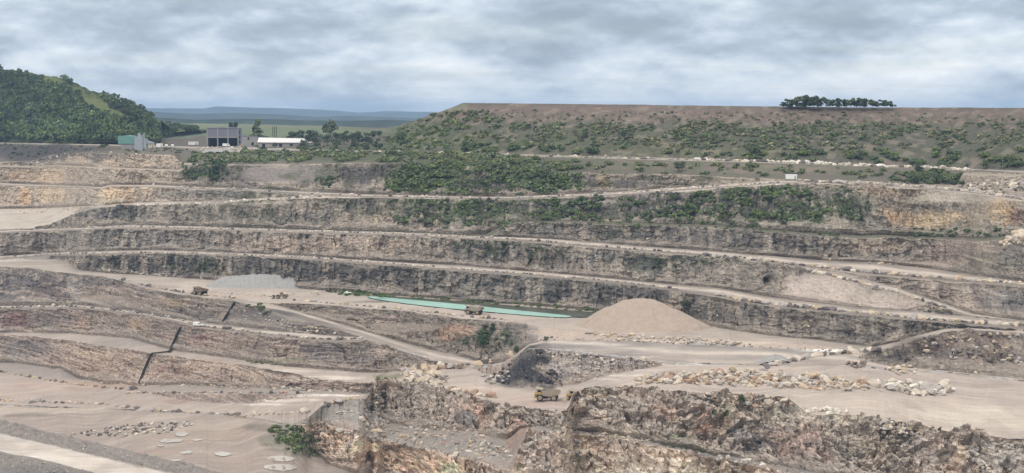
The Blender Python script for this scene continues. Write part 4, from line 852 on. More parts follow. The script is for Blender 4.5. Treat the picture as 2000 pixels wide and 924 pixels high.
merge_inst('rubble', RK_LO, its, M_ROCK); tag(bpy.data.objects['rubble'], kind='stuff')
print('rocks', len(rocks), 'stones', len(its), 'shrubs', len(items))
# ---------------------------------------------------------------- pond, puddles
def flat_poly(name, pts, dz, mat, col=None, n=1, kind='structure'):
    bm = bmesh.new(); P = [G(u, v) for (u, v) in pts]; z = sum(p.z for p in P)/len(P)+dz
    vs = []
    for (u, v) in pts:
        if name == 'puddle': vs.append(bm.verts.new(G(u, v, dz))); continue
        d = -z/tv(v); vs.append(bm.verts.new((xs(u, v)*d, d, z)))
    f = bm.faces.new(vs); bmesh.ops.triangulate(bm, faces=[f])
    me = bpy.data.meshes.new(name); bm.to_mesh(me); bm.free(); me.materials.append(mat)
    o = bpy.data.objects.new(name, me); COL.objects.link(o); tag(o, kind=kind); return o
def water(name, c, rough=.12):
    m = new_mat(name); nt = m.node_tree; b = nd(nt, 'ShaderNodeBsdfPrincipled'); b.inputs['Base Color'].default_value = (*c, 1); b.inputs['Roughness'].default_value = rough
    b.inputs['Specular IOR Level'].default_value = .2 if name == 'pond_dark_reflection' else .5; o = nd(nt, 'ShaderNodeOutputMaterial'); L(nt, b, 0, o, 0)
    tc = nd(nt, 'ShaderNodeTexCoord'); n = nd(nt, 'ShaderNodeTexNoise', i_Scale=.6, i_Detail=4.0); L(nt, tc, 'Object', n, 'Vector')
    bp = nd(nt, 'ShaderNodeBump'); bp.inputs['Distance'].default_value = .03; bp.inputs['Strength'].default_value = .5; L(nt, n, 0, bp, 'Height'); L(nt, bp, 0, b, 'Normal')
    n3 = nd(nt, 'ShaderNodeTexNoise', i_Scale=.05, i_Detail=3.0); L(nt, tc, 'Object', n3, 'Vector')
    vm = nd(nt, 'ShaderNodeVectorMath', operation='SCALE'); vm.inputs[0].default_value = c; nt.links.new(mth(nt, 'ADD', .75, mth(nt, 'MULTIPLY', n3.outputs[0], .5)), vm.inputs[3]); L(nt, vm, 0, b, 'Base Color')
    return m
def smooth_poly(pts, amp=.5, seed=1, it=2):
    for _ in range(it):
        q = []
        for a, b in zip(pts, pts[1:]+pts[:1]): q += [(a[0]*.75+b[0]*.25, a[1]*.75+b[1]*.25), (a[0]*.25+b[0]*.75, a[1]*.25+b[1]*.75)]
        pts = q
    rs = np.random.RandomState(seed)
    return [(u+rs.uniform(-amp, amp)*2, v+rs.uniform(-amp, amp)*.4) for (u, v) in pts]
W_DARK = water('pond_dark_reflection', (.05, .055, .04), .3); W_TURQ = water('pond_water', (.27, .46, .40), .3); W_PUD = water('puddle_water', (.36, .34, .30), .2)  # W_DARK: the cliff's dark reflection put into the water's base colour
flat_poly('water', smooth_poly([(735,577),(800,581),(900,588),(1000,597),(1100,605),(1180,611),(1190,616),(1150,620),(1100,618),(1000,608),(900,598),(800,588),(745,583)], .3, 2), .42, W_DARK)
flat_poly('water', smooth_poly([(716,578),(760,581.5),(850,589.5),(930,597),(1000,605),(1060,611),(1120,617),(1110,620.5),(1060,618),(1000,613.2),(920,606.2),(850,599.5),(790,592.5),(745,586),(722,582)], .3, 3), .50, W_TURQ)
for k, pts in enumerate([[(418,884),(434,882),(452,886),(450,890),(434,893),(420,889)], [(308,861),(345,857),(362,860),(350,865),(315,866)], [(342,847),(352,843),(368,844),(368,850),(355,854),(344,852)], [(350,884),(366,880),(380,883),(372,887),(354,888)],
   [(304,871),(316,869),(322,872),(310,874)], [(374,859),(392,858),(396,861),(380,863)], [(520,896),(530,892),(548,891),(570,893),(580,897),(570,901),(548,903),(528,901)], [(512,912),(530,908),(552,907),(574,909),(584,914),(570,919),(548,921),(524,918)],
   [(330,899),(360,898),(350,902),(334,902)]]):
    flat_poly('puddle', smooth_poly(pts, .9, 10+k), .26, W_PUD)

# ---------------------------------------------------------------- gravel heaps
def heap(name, u, v, pts, rw, rd, mat, label, slope=.62, seed=1, n=90):
    "pts: ridge points (dx, dy, height) in metres from the base point"
    b = G(u, v); xs_ = np.linspace(-rw, rw, n*2); ys_ = np.linspace(-rd, rd, n); A, B = np.meshgrid(xs_, ys_)
    z = np.full(A.shape, -9.)
    for i in range(len(pts)):
        p = pts[i]; q = pts[min(i+1, len(pts)-1)]
        for f in np.linspace(0, 1, 6):
            cx, cy, h = [p[k]+(q[k]-p[k])*f for k in range(3)]
            r = np.sqrt((A-cx)**2+(B-cy)**2); wob = 1+.26*fbm(np.arctan2(B-cy, A-cx)*2.2+seed, r*0, 3, seed)
            zz = h-slope*wob*np.sqrt(r*r+9)+slope*3; z = np.maximum(z, zz)
    z = np.where(z < 2, z, z)+.25*fbm(A/2.5, B/2.5, 4, seed+1)*(z > .3)+.9*fbm(A/7, B/7, 3, seed+3)*(z > .5)
    z = np.maximum(z, -3.0)
    ii = np.arange(z.size).reshape(z.shape); qd = np.stack([ii[1:, :-1], ii[1:, 1:], ii[:-1, 1:], ii[:-1, :-1]], -1); zz_ = np.maximum(np.maximum(z[1:, 1:], z[:-1, 1:]), np.maximum(z[1:, :-1], z[:-1, :-1]))
    o = np_mesh(name, np.stack([A, B, z], -1).reshape(-1, 3), qd[zz_ > -2.6], mat); o.location = b; tag(o, label, 'gravel heap'); return o
M_GG = plain('grey_gravel', alb(154, 153, 151, .8), .95, .25, .5, bump=.2)
M_TG = plain('tan_gravel', alb(172, 157, 144, .76), .95, .28, .4, bump=.2)
m_ = mpp(G(520, 560))
heap('gravel_heap', 522, 560, [(-28, 4, 6.0), (-14, 3, 7.6), (8, 2, 7.6), (22, 0, 6.2), (32, 0, 4.2)], 50, 22, M_GG, 'wide grey gravel stockpile at the foot of the dark pit wall', .66, 3)
heap('gravel_heap', 1258, 640, [(-9, 6, 13.6), (-2, 6, 14.6), (4, 5, 14.2), (10, 2, 11.0), (18, 1, 7.6)], 46, 30, M_TG, 'tall tan gravel stockpile beside the pit road', .66, 5)
heap('gravel_heap', 1514, 706, [(0, 0, 3.0)], 11, 6, M_GG, 'small pale gravel pile on the grey pad by the boulders', .5, 7, 40)
heap('gravel_heap', 432, 300, [(-6, 0, 4.4), (5, 0, 4.0)], 26, 10, M_GG, 'low grey gravel pile in front of the quarry buildings', .3, 9, 40)

# ---------------------------------------------------------------- solid-modelling helpers
def bm_box(bm, x0, x1, y0, y1, z0, z1, top=None, bev=0):
    vs = [bm.verts.new(p) for p in ((x0,y0,z0),(x1,y0,z0),(x1,y1,z0),(x0,y1,z0),(x0,y0,z1),(x1,y0,z1),(x1,y1,z1),(x0,y1,z1))]
    if top:
        for k, (a, b) in enumerate(top): vs[4+k].co.x += a; vs[4+k].co.y += b
    for f in ((0,3,2,1),(4,5,6,7),(0,1,5,4),(1,2,6,5),(2,3,7,6),(3,0,4,7)): bm.faces.new([vs[i] for i in f])
def bm_prism(bm, prof, y0, y1):
    "profile in x-z extruded along y"
    a = [bm.verts.new((x, y0, z)) for x, z in prof]; b = [bm.verts.new((x, y1, z)) for x, z in prof]; n = len(prof)
    bm.faces.new(a); bm.faces.new(b[::-1])
    for i in range(n): bm.faces.new((a[i], b[i], b[(i+1) % n], a[(i+1) % n]))
def bm_cyl(bm, c, r, h, axis='z', seg=20, r2=None):
    res = bmesh.ops.create_cone(bm, cap_ends=True, segments=seg, radius1=r, radius2=r if r2 is None else r2, depth=h)
    M = Matrix.Translation(c) @ {'z': Matrix(), 'y': Matrix.Rotation(math.pi/2, 4, 'X'), 'x': Matrix.Rotation(math.pi/2, 4, 'Y')}[axis]
    bmesh.ops.transform(bm, matrix=M, verts=res['verts'])
def tube(bm, pts, r, seg=8):
    prev = None
    for i, p in enumerate(pts):
        p = Vector(p); d = (Vector(pts[min(i+1, len(pts)-1)])-Vector(pts[max(i-1, 0)])).normalized()
        a = d.orthogonal().normalized() if prev is None else (prev[1]-d*prev[1].dot(d)).normalized(); b = d.cross(a)
        ring = [bm.verts.new(p+a*math.cos(t)*r+b*math.sin(t)*r) for t in [2*math.pi*k/seg for k in range(seg)]]
        if prev: 
            for k in range(seg): bm.faces.new((prev[0][k], prev[0][(k+1) % seg], ring[(k+1) % seg], ring[k]))
        prev = (ring, a)
def ob(name, bm, mat, parent=None, loc=None, smooth=False, bev=0):
    bmesh.ops.recalc_face_normals(bm, faces=bm.faces)
    if bev: bmesh.ops.bevel(bm, geom=[e for e in bm.edges if e.calc_face_angle(0) > .6], offset=bev, segments=1, affect='EDGES')
    me = bpy.data.meshes.new(name); bm.to_mesh(me); bm.free(); me.materials.append(mat)
    if smooth:
        for p in me.polygons: p.use_smooth = True
    o = bpy.data.objects.new(name, me); COL.objects.link(o)
    if parent: o.parent = parent
    if loc: o.location = loc
    return o
def B(): return bmesh.new()
YEL = plain('yellow_paint', alb(178, 154, 98, .85), .6, .35, .8); BED = plain('worn_steel', alb(158, 148, 132, .8), .7, .35, .7); BLK = plain('rubber', (.03, .03, .03), .85, .3, 2)
DRK = plain('dark_steel', (.05, .048, .045), .7, .3, 1); GLS = plain('dark_glass', (.02, .025, .03), .15, .1, 1); RIM = plain('dusty_rim', alb(160, 146, 124, .8), .7, .3, 1)
WHT = plain('white_paint', (.72, .72, .71), .5, .12, 1); GRN = plain('green_cladding', alb(106, 150, 142, .85), .7, .15, .3); GRY = plain('grey_cladding', alb(120, 122, 134, .85), .7, .2, .2)
LGR = plain('pale_cladding', alb(158, 164, 172, .85), .7, .15, .2); CON = plain('concrete', alb(150, 148, 146, .85), .9, .25, .5); WRF = plain('white_roof', (.55, .55, .54), .6, .12, .2)
HOL = plain('dark_bay', (.012, .012, .018), .9, .2, .5); BEI = plain('beige_render', alb(196, 188, 170, .85), .8, .15, .4); ROCKL = plain('load_stone', alb(150, 142, 138, .82), .95, .5, .6, bump=.3)
DUST = plain('dusty_brown_paint', alb(122, 106, 92, .85), .8, .35, .8)

def wheel(parent, x, y, r, w):
    bm = B(); bm_cyl(bm, (0, 0, 0), r, w, 'y', 24); t = ob('wheel', bm, BLK, parent, (x, y, r), bev=r*.12)
    s = 1 if y > 0 else -1
    bm = B(); bm_cyl(bm, (0, s*w*.5, 0), r*.6, w*.16, 'y', 20); bm_cyl(bm, (0, s*(w*.5+w*.1), 0), r*.25, w*.2, 'y', 12); ob('rim', bm, RIM, t)
def dump_truck(p, rz, label, sc=1.0, load=False, paint=YEL, tilt=0):
    t = empty('dump_truck', p, rz, sc); tag(t, label, 'dump truck', None)
    R_ = 1.38
    bm = B(); bm_box(bm, -4.3, 4.3, -.75, -.35, 1.15, 1.75); bm_box(bm, -4.3, 4.3, .35, .75, 1.15, 1.75); bm_box(bm, -3.4, -2.4, -1.6, 1.6, 1.0, 1.8); bm_box(bm, 2.2, 3.2, -1.6, 1.6, 1.0, 1.8); bm_box(bm, -.3, 1.4, -1.5, 1.5, .9, 1.9); ob('chassis', bm, DRK, t)
    # engine bay with sloping fenders
    bm = B(); bm_box(bm, 2.2, 5.0, -1.25, 1.25, 1.5, 3.3); bm_box(bm, 1.5, 4.9, -2.6, -1.3, 2.72, 3.05); bm_box(bm, 1.5, 4.9, 1.3, 2.6, 2.72, 3.05); bm_box(bm, 4.6, 5.3, -2.5, 2.5, 1.1, 1.9); ob('front_deck', bm, paint, t, bev=.06)
    bm = B(); bm_box(bm, 4.98, 5.06, -1.0, 1.0, 1.95, 3.2); ob('radiator_grille', bm, DRK, t)
    for y in (-1.9, 1.9):
        bm = B(); bm_box(bm, 5.28, 5.36, y-.28, y+.28, 1.4, 1.7); ob('headlight', bm, WHT, t)
    bm = B(); bm_box(bm, 2.1, 4.0, -.1+.3, 2.35, 3.05, 4.75, top=[(.15, 0), (-.25, 0), (-.25, 0), (.15, 0)]); c = ob('cab', bm, paint, t, bev=.06)
    bm = B(); bm_box(bm, 3.78, 3.97, .4, 2.15, 3.75, 4.5); bm_box(bm, 2.4, 3.7, 2.34, 2.38, 3.7, 4.5); bm_box(bm, 2.4, 3.6, .14, .2, 3.7, 4.5); ob('window', bm, GLS, c)
    bm = B()
    for k in range(6): bm_box(bm, 5.1+.0*k, 5.5, -.35-1.5, .35-1.5, .7+.4*k, .76+.4*k)
    tube(bm, [(5.5, -1.9, .6), (5.3, -1.9, 3.2)], .05, 6); tube(bm, [(5.5, -1.1, .6), (5.3, -1.1, 3.2)], .05, 6); ob('ladder', bm, paint, t)
    bm = B(); tube(bm, [(4.8, -2.5, 3.05), (4.8, -2.5, 4.0), (1.6, -2.5, 4.0), (1.6, -2.5, 3.05)], .05, 6); tube(bm, [(4.85, -2.5, 4.0), (4.85, .1, 4.0)], .05, 6); ob('handrail', bm, paint, t)
    # dump body : V floor, side walls and canopy
    bm = B()
    prof = [(-5.3, 3.0), (-4.6, 2.55), (-1.2, 1.95), (1.6, 2.35), (2.05, 4.3), (1.8, 4.45), (-5.0, 4.0)]
    bm_prism(bm, prof, -2.75, -2.55); bm_prism(bm, prof, 2.55, 2.75)
    bm_prism(bm, [(-5.3, 3.0), (-4.6, 2.55), (-1.2, 1.95), (1.6, 2.35), (1.6, 2.55), (-1.2, 2.15), (-4.6, 2.75), (-5.3, 3.15)], -2.56, 2.56)
    bm_prism(bm, [(1.6, 2.35), (2.05, 4.3), (1.85, 4.32), (1.4, 2.4)], -2.56, 2.56)
    bm_prism(bm, [(1.8, 4.46), (4.6, 5.05), (4.75, 5.25), (1.7, 4.72)], -2.7, 2.7)
    for k in range(5):
        x = -4.3+1.3*k; bm_box(bm, x, x+.22, -2.87, -2.74, 2.7+.05*(k % 2), 4.05); bm_box(bm, x, x+.22, 2.74, 2.87, 2.7, 4.05)
    body = ob('dump_body', bm, BED if paint is YEL else paint, t)
    if tilt: body.rotation_euler = (0, tilt, 0)
    bm = B(); bm_cyl(bm, (.55, -1.95, 1.55), .5, 1.5, 'x', 14); ob('fuel_tank', bm, paint, t)
    for (x, ys2) in ((2.75, (-2.2, 2.2)), (-2.9, (-2.35, -1.45, 1.45, 2.35))):
        for y in ys2: wheel(t, x, y, R_, .8)
    if load:
        v, f = ico(4); rs = np.random.RandomState(3); v = v.copy(); r = 1+.16*fbm(v[:, 0]*2.4+v[:, 2], v[:, 1]*2.4, 3, 9); v = v*r[:, None]*np.array([3.5, 2.6, 1.35])+np.array([-1.4, 0, 4.1])
        v[:, 2] = np.maximum(v[:, 2], 3.4)
        l = np_mesh('load', v, f, ROCKL); l.location = p; l.rotation_euler = (0, 0, rz); l.scale = (sc,)*3; l.name = 'rock_load'
        tag(l, 'grey heaped broken rock carried in the truck beside the turquoise water', 'rock load')
    return t
def onp(u, v, off=0): return G(u, v, off)
dump_truck(onp(1069, 782), R(172), 'yellow dump truck with empty body on the road below the dark stone tip', 1.12)
dump_truck(onp(1107, 785)+Vector((5.3, 3.5, 0)), R(180), 'dump truck half hidden behind the rocky cliff top with only its front showing', 1.0)
dump_truck(onp(926, 614), R(160), 'grey dusty dump truck heaped with rock beside the turquoise water', .98, True, BED)
dump_truck(onp(391, 576), R(140), 'dusty dump truck seen from behind on the upper pit road', .95, False, DUST)
def wheel_loader(p, rz, label, sc=1.0):
    t = empty('wheel_loader', p, rz, sc); tag(t, label, 'wheel loader')
    bm = B(); bm_box(bm, -4.2, -.6, -1.1, 1.1, 1.1, 2.5, top=[(.3, 0), (0, 0), (0, 0), (.3, 0)]); ob('engine_cover', bm, DUST, t, bev=.06)
    bm = B(); bm_box(bm, -1.2, .5, -.85, .85, 1.9, 3.6, top=[(.1, .1), (-.2, .1), (-.2, -.1), (.1, -.1)]); c = ob('cab', bm, DUST, t)
    bm = B(); bm_box(bm, -1.0, .3, -.9, -.84, 2.5, 3.4); bm_box(bm, .36, .5, -.6, .6, 2.4, 3.4); ob('window', bm, GLS, c)
    bm = B(); bm_box(bm, .2, 2.2, -.8, .8, .9, 1.9); ob('front_frame', bm, DUST, t)
    for s in (-1, 1):
        bm = B(); bm_prism(bm, [(1.0, 2.2), (2.4, 2.3), (4.3, .9), (4.1, .5), (2.2, 1.8), (1.0, 1.7)], s*.8-.12, s*.8+.12); ob('lift_arm', bm, DUST, t)
    bm = B(); bm_prism(bm, [(4.0, .2), (5.4, .15), (5.5, .3), (4.4, .5), (4.3, 1.3), (4.9, 1.9), (4.6, 2.0), (4.0, 1.4)], -1.7, 1.7); ob('bucket', bm, DRK, t)
    for x in (-2.4, 1.7):
        for y in (-1.35, 1.35): wheel(t, x, y, .95, .7)
wheel_loader(onp(549, 583), R(176), 'dusty brown wheel loader at the top of the long ramp', 1.05)
def pickup(p, rz, label, sc=1.0):
    t = empty('white_van', p, rz, sc); tag(t, label, 'van')
    bm = B(); bm_prism(bm, [(-2.6, .55), (2.6, .55), (2.65, 1.15), (1.7, 1.35), (1.1, 2.25), (-2.6, 2.3)], -.95, .95); b = ob('body', bm, WHT, t, bev=.06)
    bm = B(); bm_box(bm, .55, 1.15, -.97, -.94, 1.35, 2.05); bm_box(bm, .55, 1.15, .94, .97, 1.35, 2.05); ob('side_window', bm, GLS, b)
    bm = B(); bm_prism(bm, [(1.72, 1.38), (1.15, 2.2), (1.19, 2.22), (1.78, 1.39)], -.8, .8); ob('windscreen', bm, GLS, b)
    for y in (-.7, .7):
        bm = B(); bm_box(bm, 2.62, 2.68, y-.15, y+.15, .85, 1.02); ob('headlight', bm, GLS, b)
    for x in (-1.7, 1.65):
        for y in (-.85, .85): wheel(t, x, y, .38, .24)
pickup(onp(387, 637.5), R(-6), 'white van driving on the narrow left bench road', 1.12)

# ---------------------------------------------------------------- pipes on the left faces
def pipe(pts, r, label, off=.9):
    bm = B(); P = []
    for a, b in zip(pts[:-1], pts[1:]):
        for k in range(8): f = k/8; P.append(G(a[0]+(b[0]-a[0])*f, a[1]+(b[1]-a[1])*f))
    P.append(G(*pts[-1])); n = len(P)
    Q = [P[max(0, i-1)]*.25+P[i]*.5+P[min(n-1, i+1)]*.25+Vector((0, -off, off*.5)) for i in range(n)]
    for dx in (-r*1.05, r*1.05): tube(bm, [q+Vector((dx, 0, 0)) for q in Q], r, 8)
    o = ob('drainage_pipe', bm, BLK, smooth=True); tag(o, label, 'pipe'); return o
pipe([(354, 641), (344, 662), (333, 688), (316, 690), (298, 692), (290, 708), (281, 730), (273, 751)], .42, 'long black twin pipe running down two pink left rock faces', 1.6)
pipe([(459, 592), (451, 606), (443, 618), (436, 630)], .36, 'short dark brown twin pipe below the upper left road', 1.3)

# ---------------------------------------------------------------- quarry buildings
def base(u, v): p = G(u, v); return p, mpp(p)
def wallbox(name, parent, u0, u1, v0, v1, p, m, mat, dep, y0=0, cu=None, cv=None):
    bm = B(); bm_box(bm, (u0-cu)*m, (u1-cu)*m, y0, y0+dep, (cv-v1)*m, (cv-v0)*m); return ob(name, bm, mat, parent)
# steel workshop
p, m = base(435, 287); t = empty('workshop_building', p); tag(t, 'tall grey cladded workshop with three open bays', 'building')
a = dict(cu=435, cv=287, p=p, m=m)
wallbox('upper_wall', t, 404, 466, 251, 268.5, mat=GRY, dep=20, y0=-.1, **a)
wallbox('side_wall', t, 404, 406, 268.4, 288, mat=GRY, dep=20, y0=0, **a); wallbox('side_wall', t, 464, 466, 268.4, 288, mat=GRY, dep=20, y0=0, **a)
wallbox('back_wall', t, 406.1, 463.9, 268.4, 288, mat=HOL, dep=.4, y0=14, **a)
for u in (405.3, 425.5, 445.5, 465): wallbox('column', t, u-1.1, u+1.1, 250, 288, mat=CON, dep=.6, y0=-.5, **a)
wallbox('lintel', t, 404, 466, 267.2, 269.3, mat=CON, dep=.6, y0=-.35, **a)
bm = B(); bm_prism(bm, [(-31.5*m, 36*m), (31.5*m, 36*m), (31.5*m, 37*m), (0, 38.2*m), (-31.5*m, 37*m)], -.6, 20.5); ob('roof', bm, GRY, t)
bm = B(); bm_box(bm, 30.2*m+.3, 35*m, 1, 9, 0, 34*m); tw = ob('stair_tower', bm, GRY, t)
bm = B()
for k in range(3): bm_box(bm, 32*m, 34*m, .9, 1.05, (8+9*k)*m, (12+9*k)*m)
ob('window', bm, HOL, tw)
p, m = base(487, 287); t = empty('annex_building', p); tag(t, 'low grey annex between the workshop and the white roofed shed', 'building'); a = dict(cu=487, cv=287, p=p, m=m)
wallbox('wall', t, 472, 502, 267, 288, mat=CON, dep=9, y0=0, **a); wallbox('roof', t, 471.6, 502.4, 265.8, 267.1, mat=GRY, dep=9.6, y0=-.3, **a)
wallbox('window', t, 483.5, 487, 268.5, 273.5, mat=HOL, dep=.1, y0=-.06, **a); wallbox('doorway', t, 491, 496, 278, 284, mat=HOL, dep=.1, y0=-.06, **a)
p, m = base(555, 287); t = empty('long_shed', p); tag(t, 'long low shed with a bright white roof', 'building'); a = dict(cu=555, cv=287, p=p, m=m)
wallbox('wall', t, 505, 605, 277.5, 288, mat=CON, dep=14, y0=0, **a)
for k, u in enumerate((512, 545, 566, 590)): wallbox('doorway', t, u, u+6, 281, 287, mat=HOL, dep=.1, y0=-.06, **a)
bm = B(); hw = 52*m; bm_prism(bm, [(0, 0), (1, 0), (1, 1), (0, 1)], 0, 1); bm.free(); bm = B()
vs = [bm.verts.new(q) for q in ((-hw, -1, 9*m), (hw, -1, 7.6*m), (hw, 8, 16*m), (-hw, 8, 18.2*m), (-hw, 15, 9*m), (hw, 15, 8*m))]
for f in ((0, 1, 2, 3), (3, 2, 5, 4), (0, 3, 4), (1, 5, 2), (0, 4, 5, 1)): bm.faces.new([vs[i] for i in f])
ob('roof', bm, WRF, t)
# green shed with pale tower
p, m = base(262, 293); t = empty('processing_plant', p); tag(t, 'green clad shed joined to a pale blue-grey tower', 'building'); a = dict(cu=262, cv=293, p=p, m=m)
bm = B(); bm_prism(bm, [(-31.5*m, 12*m), (1*m, 12*m), (1*m, 26.5*m), (-15*m, 28.5*m), (-31.5*m, 27*m)], 0, 14); ob('green_shed', bm, GRN, t)
wallbox('lower_wall', t, 237, 263, 281, 294, mat=CON, dep=12, y0=.6, **a)
wallbox('tower', t, 263.2, 279, 268, 295, mat=LGR, dep=9, y0=-1, **a); wallbox('tower', t, 279.1, 286, 271, 290, mat=LGR, dep=7, y0=0, **a)
bm = B()
for (x0, x1, h0, h1) in ((6.5, 12, 25, 30), (8, 11, 30, 32.5), (17.5, 19, 22, 32.5), (13, 18, 24, 26)): bm_box(bm, x0*m, x1*m, 2, 5, h0*m, h1*m)
tube(bm, [(6*m, 3, 32*m), (14*m, 3, 26*m)], .4); tube(bm, [(19*m, 3, 31*m), (13*m, 3, 26*m)], .4); ob('hopper', bm, LGR, t)
bm = B(); bm_prism(bm, [(24*m, 12*m), (38*m, 12*m), (38*m, 13.5*m), (24*m, 18.5*m)], 1, 6); ob('conveyor_roof', bm, LGR, t)
for (u, v, wd, h, mat, lab, nm, cat) in [
   (291, 289, 22, 6.5, BEI, 'long low beige wall building beside the pale tower', 'low_building', 'building'), (311, 287, 12, 6.5, WHT, 'small white box cabin right of the beige building', 'site_cabin', 'cabin'),
   (377, 283, 19, 6, WHT, 'white container left of the tall workshop', 'container', 'container'), (1546, 350, 21, 10.5, WHT, 'white hut with dark flat roof on the upper right track', 'site_hut', 'hut'),
   (617, 577, 9, 6, BEI, 'small pale cabin at the left end of the pond', 'site_cabin', 'cabin')]:
    p, m = base(u, v); t = empty(nm, p); tag(t, lab, cat)
    bm = B(); bm_box(bm, -wd*m/2, wd*m/2, 0, 3.5, 0, h*m); ob('wall', bm, mat, t, bev=.04)
    bm = B(); bm_box(bm, -wd*m/2-.15, wd*m/2+.15, -.2, 3.7, h*m+.01, h*m+(.7 if nm == 'site_hut' else .2)); ob('roof', bm, DRK if nm == 'site_hut' else mat, t)
    bm = B(); bm_box(bm, wd*m*.28, wd*m*.38, -.05, .02, .1, min(2.1, h*m*.8)); ob('door', bm, GRY, t)
for k, u in enumerate((325, 337)):
    p, m = base(u, 286.5); bm = B(); bm_cyl(bm, (0, 0, 1.1), 1.15, 2.6, 'x', 16); o = ob('storage_tank', bm, WHT, None, p, True, bev=.1); tag(o, ('left' if k == 0 else 'right')+' one of the two small white round tanks in the yard', 'tank', 'white tanks in the yard')
p, m = base(679, 574); bm = B()
bm_prism(bm, [(-2.2, .3), (1.6, .3), (2.4, 1.0), (-2.3, 1.0)], -.8, .8); bm_prism(bm, [(-1.2, 1.0), (.6, 1.0), (.2, 1.7), (-1.0, 1.7)], -.6, .6); o = ob('pump_boat', bm, WHT, None, p, bev=.1); o.rotation_euler = (0, 0, .2); tag(o, 'white pump boat lying in the bushes by the turquoise water', 'boat')
# yard vehicles
def small_vehicle(u, v, mat, rz, lab, nm, cat, sc=1.0):
    p, m = base(u, v); t = empty(nm, p, rz, sc); tag(t, lab, cat)
    bm = B(); bm_prism(bm, [(-3.2, .6), (3.2, .6), (3.25, 1.6), (2.4, 1.9), (2.1, 2.9), (-3.2, 3.0)], -1.1, 1.1); b = ob('body', bm, mat, t, bev=.08)
    bm = B(); bm_box(bm, 1.2, 2.0, -1.14, -1.09, 1.8, 2.6); ob('side_window', bm, GLS, b)
    for x in (-2.1, 2.1):
        for y in (-.95, .95): wheel(t, x, y, .5, .3)
small_vehicle(442, 287, WHT, R(-8), 'white truck parked in front of the middle workshop bay', 'parked_truck', 'truck', 1.2)
small_vehicle(410, 286, WHT, R(60), 'white van parked by the left workshop bay', 'parked_van', 'van', .9)
small_vehicle(476, 287, plain('orange_paint', alb(196, 150, 60, .9), .6, .2, 1), R(180), 'yellow vehicle parked at the right corner of the workshop', 'parked_truck', 'truck', 1.2)
for k, u in enumerate((530, 533.5, 537)):
    p, m = base(u, 285); bm = B(); tube(bm, [(0, 12, 0), (0, 12, (285-(247+k % 2))*m)], .32, 8); bm_box(bm, -1.0, 1.0, 11.9, 12.1, 34*m, 34*m+.3); o = ob('utility_pole', bm, DRK, None, p); tag(o, ('left', 'middle', 'right')[k]+' one of the three dark poles behind the white roofed shed', 'pole', 'poles behind the white roofed shed')

# ---------------------------------------------------------------- trees
BARK = plain('bark', alb(88, 76, 62, .8), .95, .3, 2)
def tree(p, h, w, seed, label, group=None, name='tree', g=(84, 98, 66), trunk=.25, n=900, nlobe=12, leaf=.075):
    t = empty(name, p, 0, 1); tag(t, label, 'tree', group); rs = np.random.RandomState(seed)
    bm = B(); th = h*(trunk+.35); r0 = max(.15, h*.03)
    P = [(rs.uniform(-.02, .02)*h*k, rs.uniform(-.02, .02)*h*k, th*k/4) for k in range(5)]
    prev = None
    for i, q in enumerate(P):
        r = r0*(1-.2*i); ring = [bm.verts.new((q[0]+r*math.cos(a), q[1]+r*math.sin(a), q[2])) for a in [k*math.pi/4 for k in range(8)]]
        if prev:
            for k in range(8): bm.faces.new((prev[k], prev[(k+1) % 8], ring[(k+1) % 8], ring[k]))
        prev = ring
    for k in range(5):
        a = rs.uniform(0, 6.28); z = th*rs.uniform(.5, .95); tube(bm, [(0, 0, z), (math.cos(a)*w*.22, math.sin(a)*w*.22, z+h*.1), (math.cos(a)*w*.38, math.sin(a)*w*.38, z+h*.16)], r0*.3, 6)
    ob('trunk', bm, BARK, t)
    lb = []
    for k in range(nlobe):
        a = rs.uniform(0, 6.28); r = rs.uniform(0, .72)*.5; lb.append((math.cos(a)*r*w/h, math.sin(a)*r*w/h, trunk+(1-trunk)*rs.uniform(.2, .82)*(1-.35*r), rs.uniform(.15, .27)*min(1, w/h+.1)))
    v, f, tone = leaf_blob(n, lb, leaf*.55, seed+1, .9)
    c = lin(g)*.95; np_mesh('crown', v*h, f, M_LEAF, t, col=np.clip(np.array(c)*tone[:, None], 0, .9)); return t
def pine(p, h, w, seed, label, g=(74, 86, 66), group=None):
    t = empty('pine_tree', p); tag(t, label, 'tree', group); rs = np.random.RandomState(seed)
    bm = B(); tube(bm, [(0, 0, 0), (.01*h, 0, h*.5), (0, 0, h*.93)], h*.018, 8); ob('trunk', bm, BARK, t)
    lb = []
    for k in range(16):
        z = .25+.7*k/16; a = rs.uniform(0, 6.28); r = (1.05-z)*.42*w/h*rs.uniform(.5, 1.2)*1.6; lb.append((math.cos(a)*r*.6, math.sin(a)*r*.6, z, .06+.10*(1.1-z)*w/h*2))
    v, f, tone = leaf_blob(800, lb, .032, seed+1, .6)
    np_mesh('crown', v*h, f, M_LEAF, t, col=np.clip(lin(g)*.95*tone[:, None], 0, .9))
p, m = base(486, 286); p.y += 60; pine(p+Vector((0, 0, 0)), 54*m*1.04, 32*m, 5, 'tall ragged pine standing behind the grey annex', (92, 102, 74))
tree(base(507, 286)[0]+Vector((0, 40, 0)), 21*m, 22*m, 8, 'small round tree behind the roof of the annex', g=(74, 84, 66))
for k, (u, h) in enumerate(((438, 49), (448, 50))):
    p, m = base(u, 287); p.y += 45; pine(p, h*m, 11*m, 30+k, ('left' if k == 0 else 'right')+' one of the two dark conifers rising behind the workshop roof', (60, 74, 60), 'conifers behind the workshop')
p, m = base(538, 290); tree(p, 15*m, 15*m, 12, 'round dark bush-like tree in front of the white roofed shed', g=(70, 82, 62), trunk=.1)
p, m = base(634, 280); p.y += 60; tree(p, 44*m, 40*m, 14, 'big spreading tree rising above the dark tree row', g=(84, 96, 74), trunk=.35, n=1400, nlobe=16)
k = 0
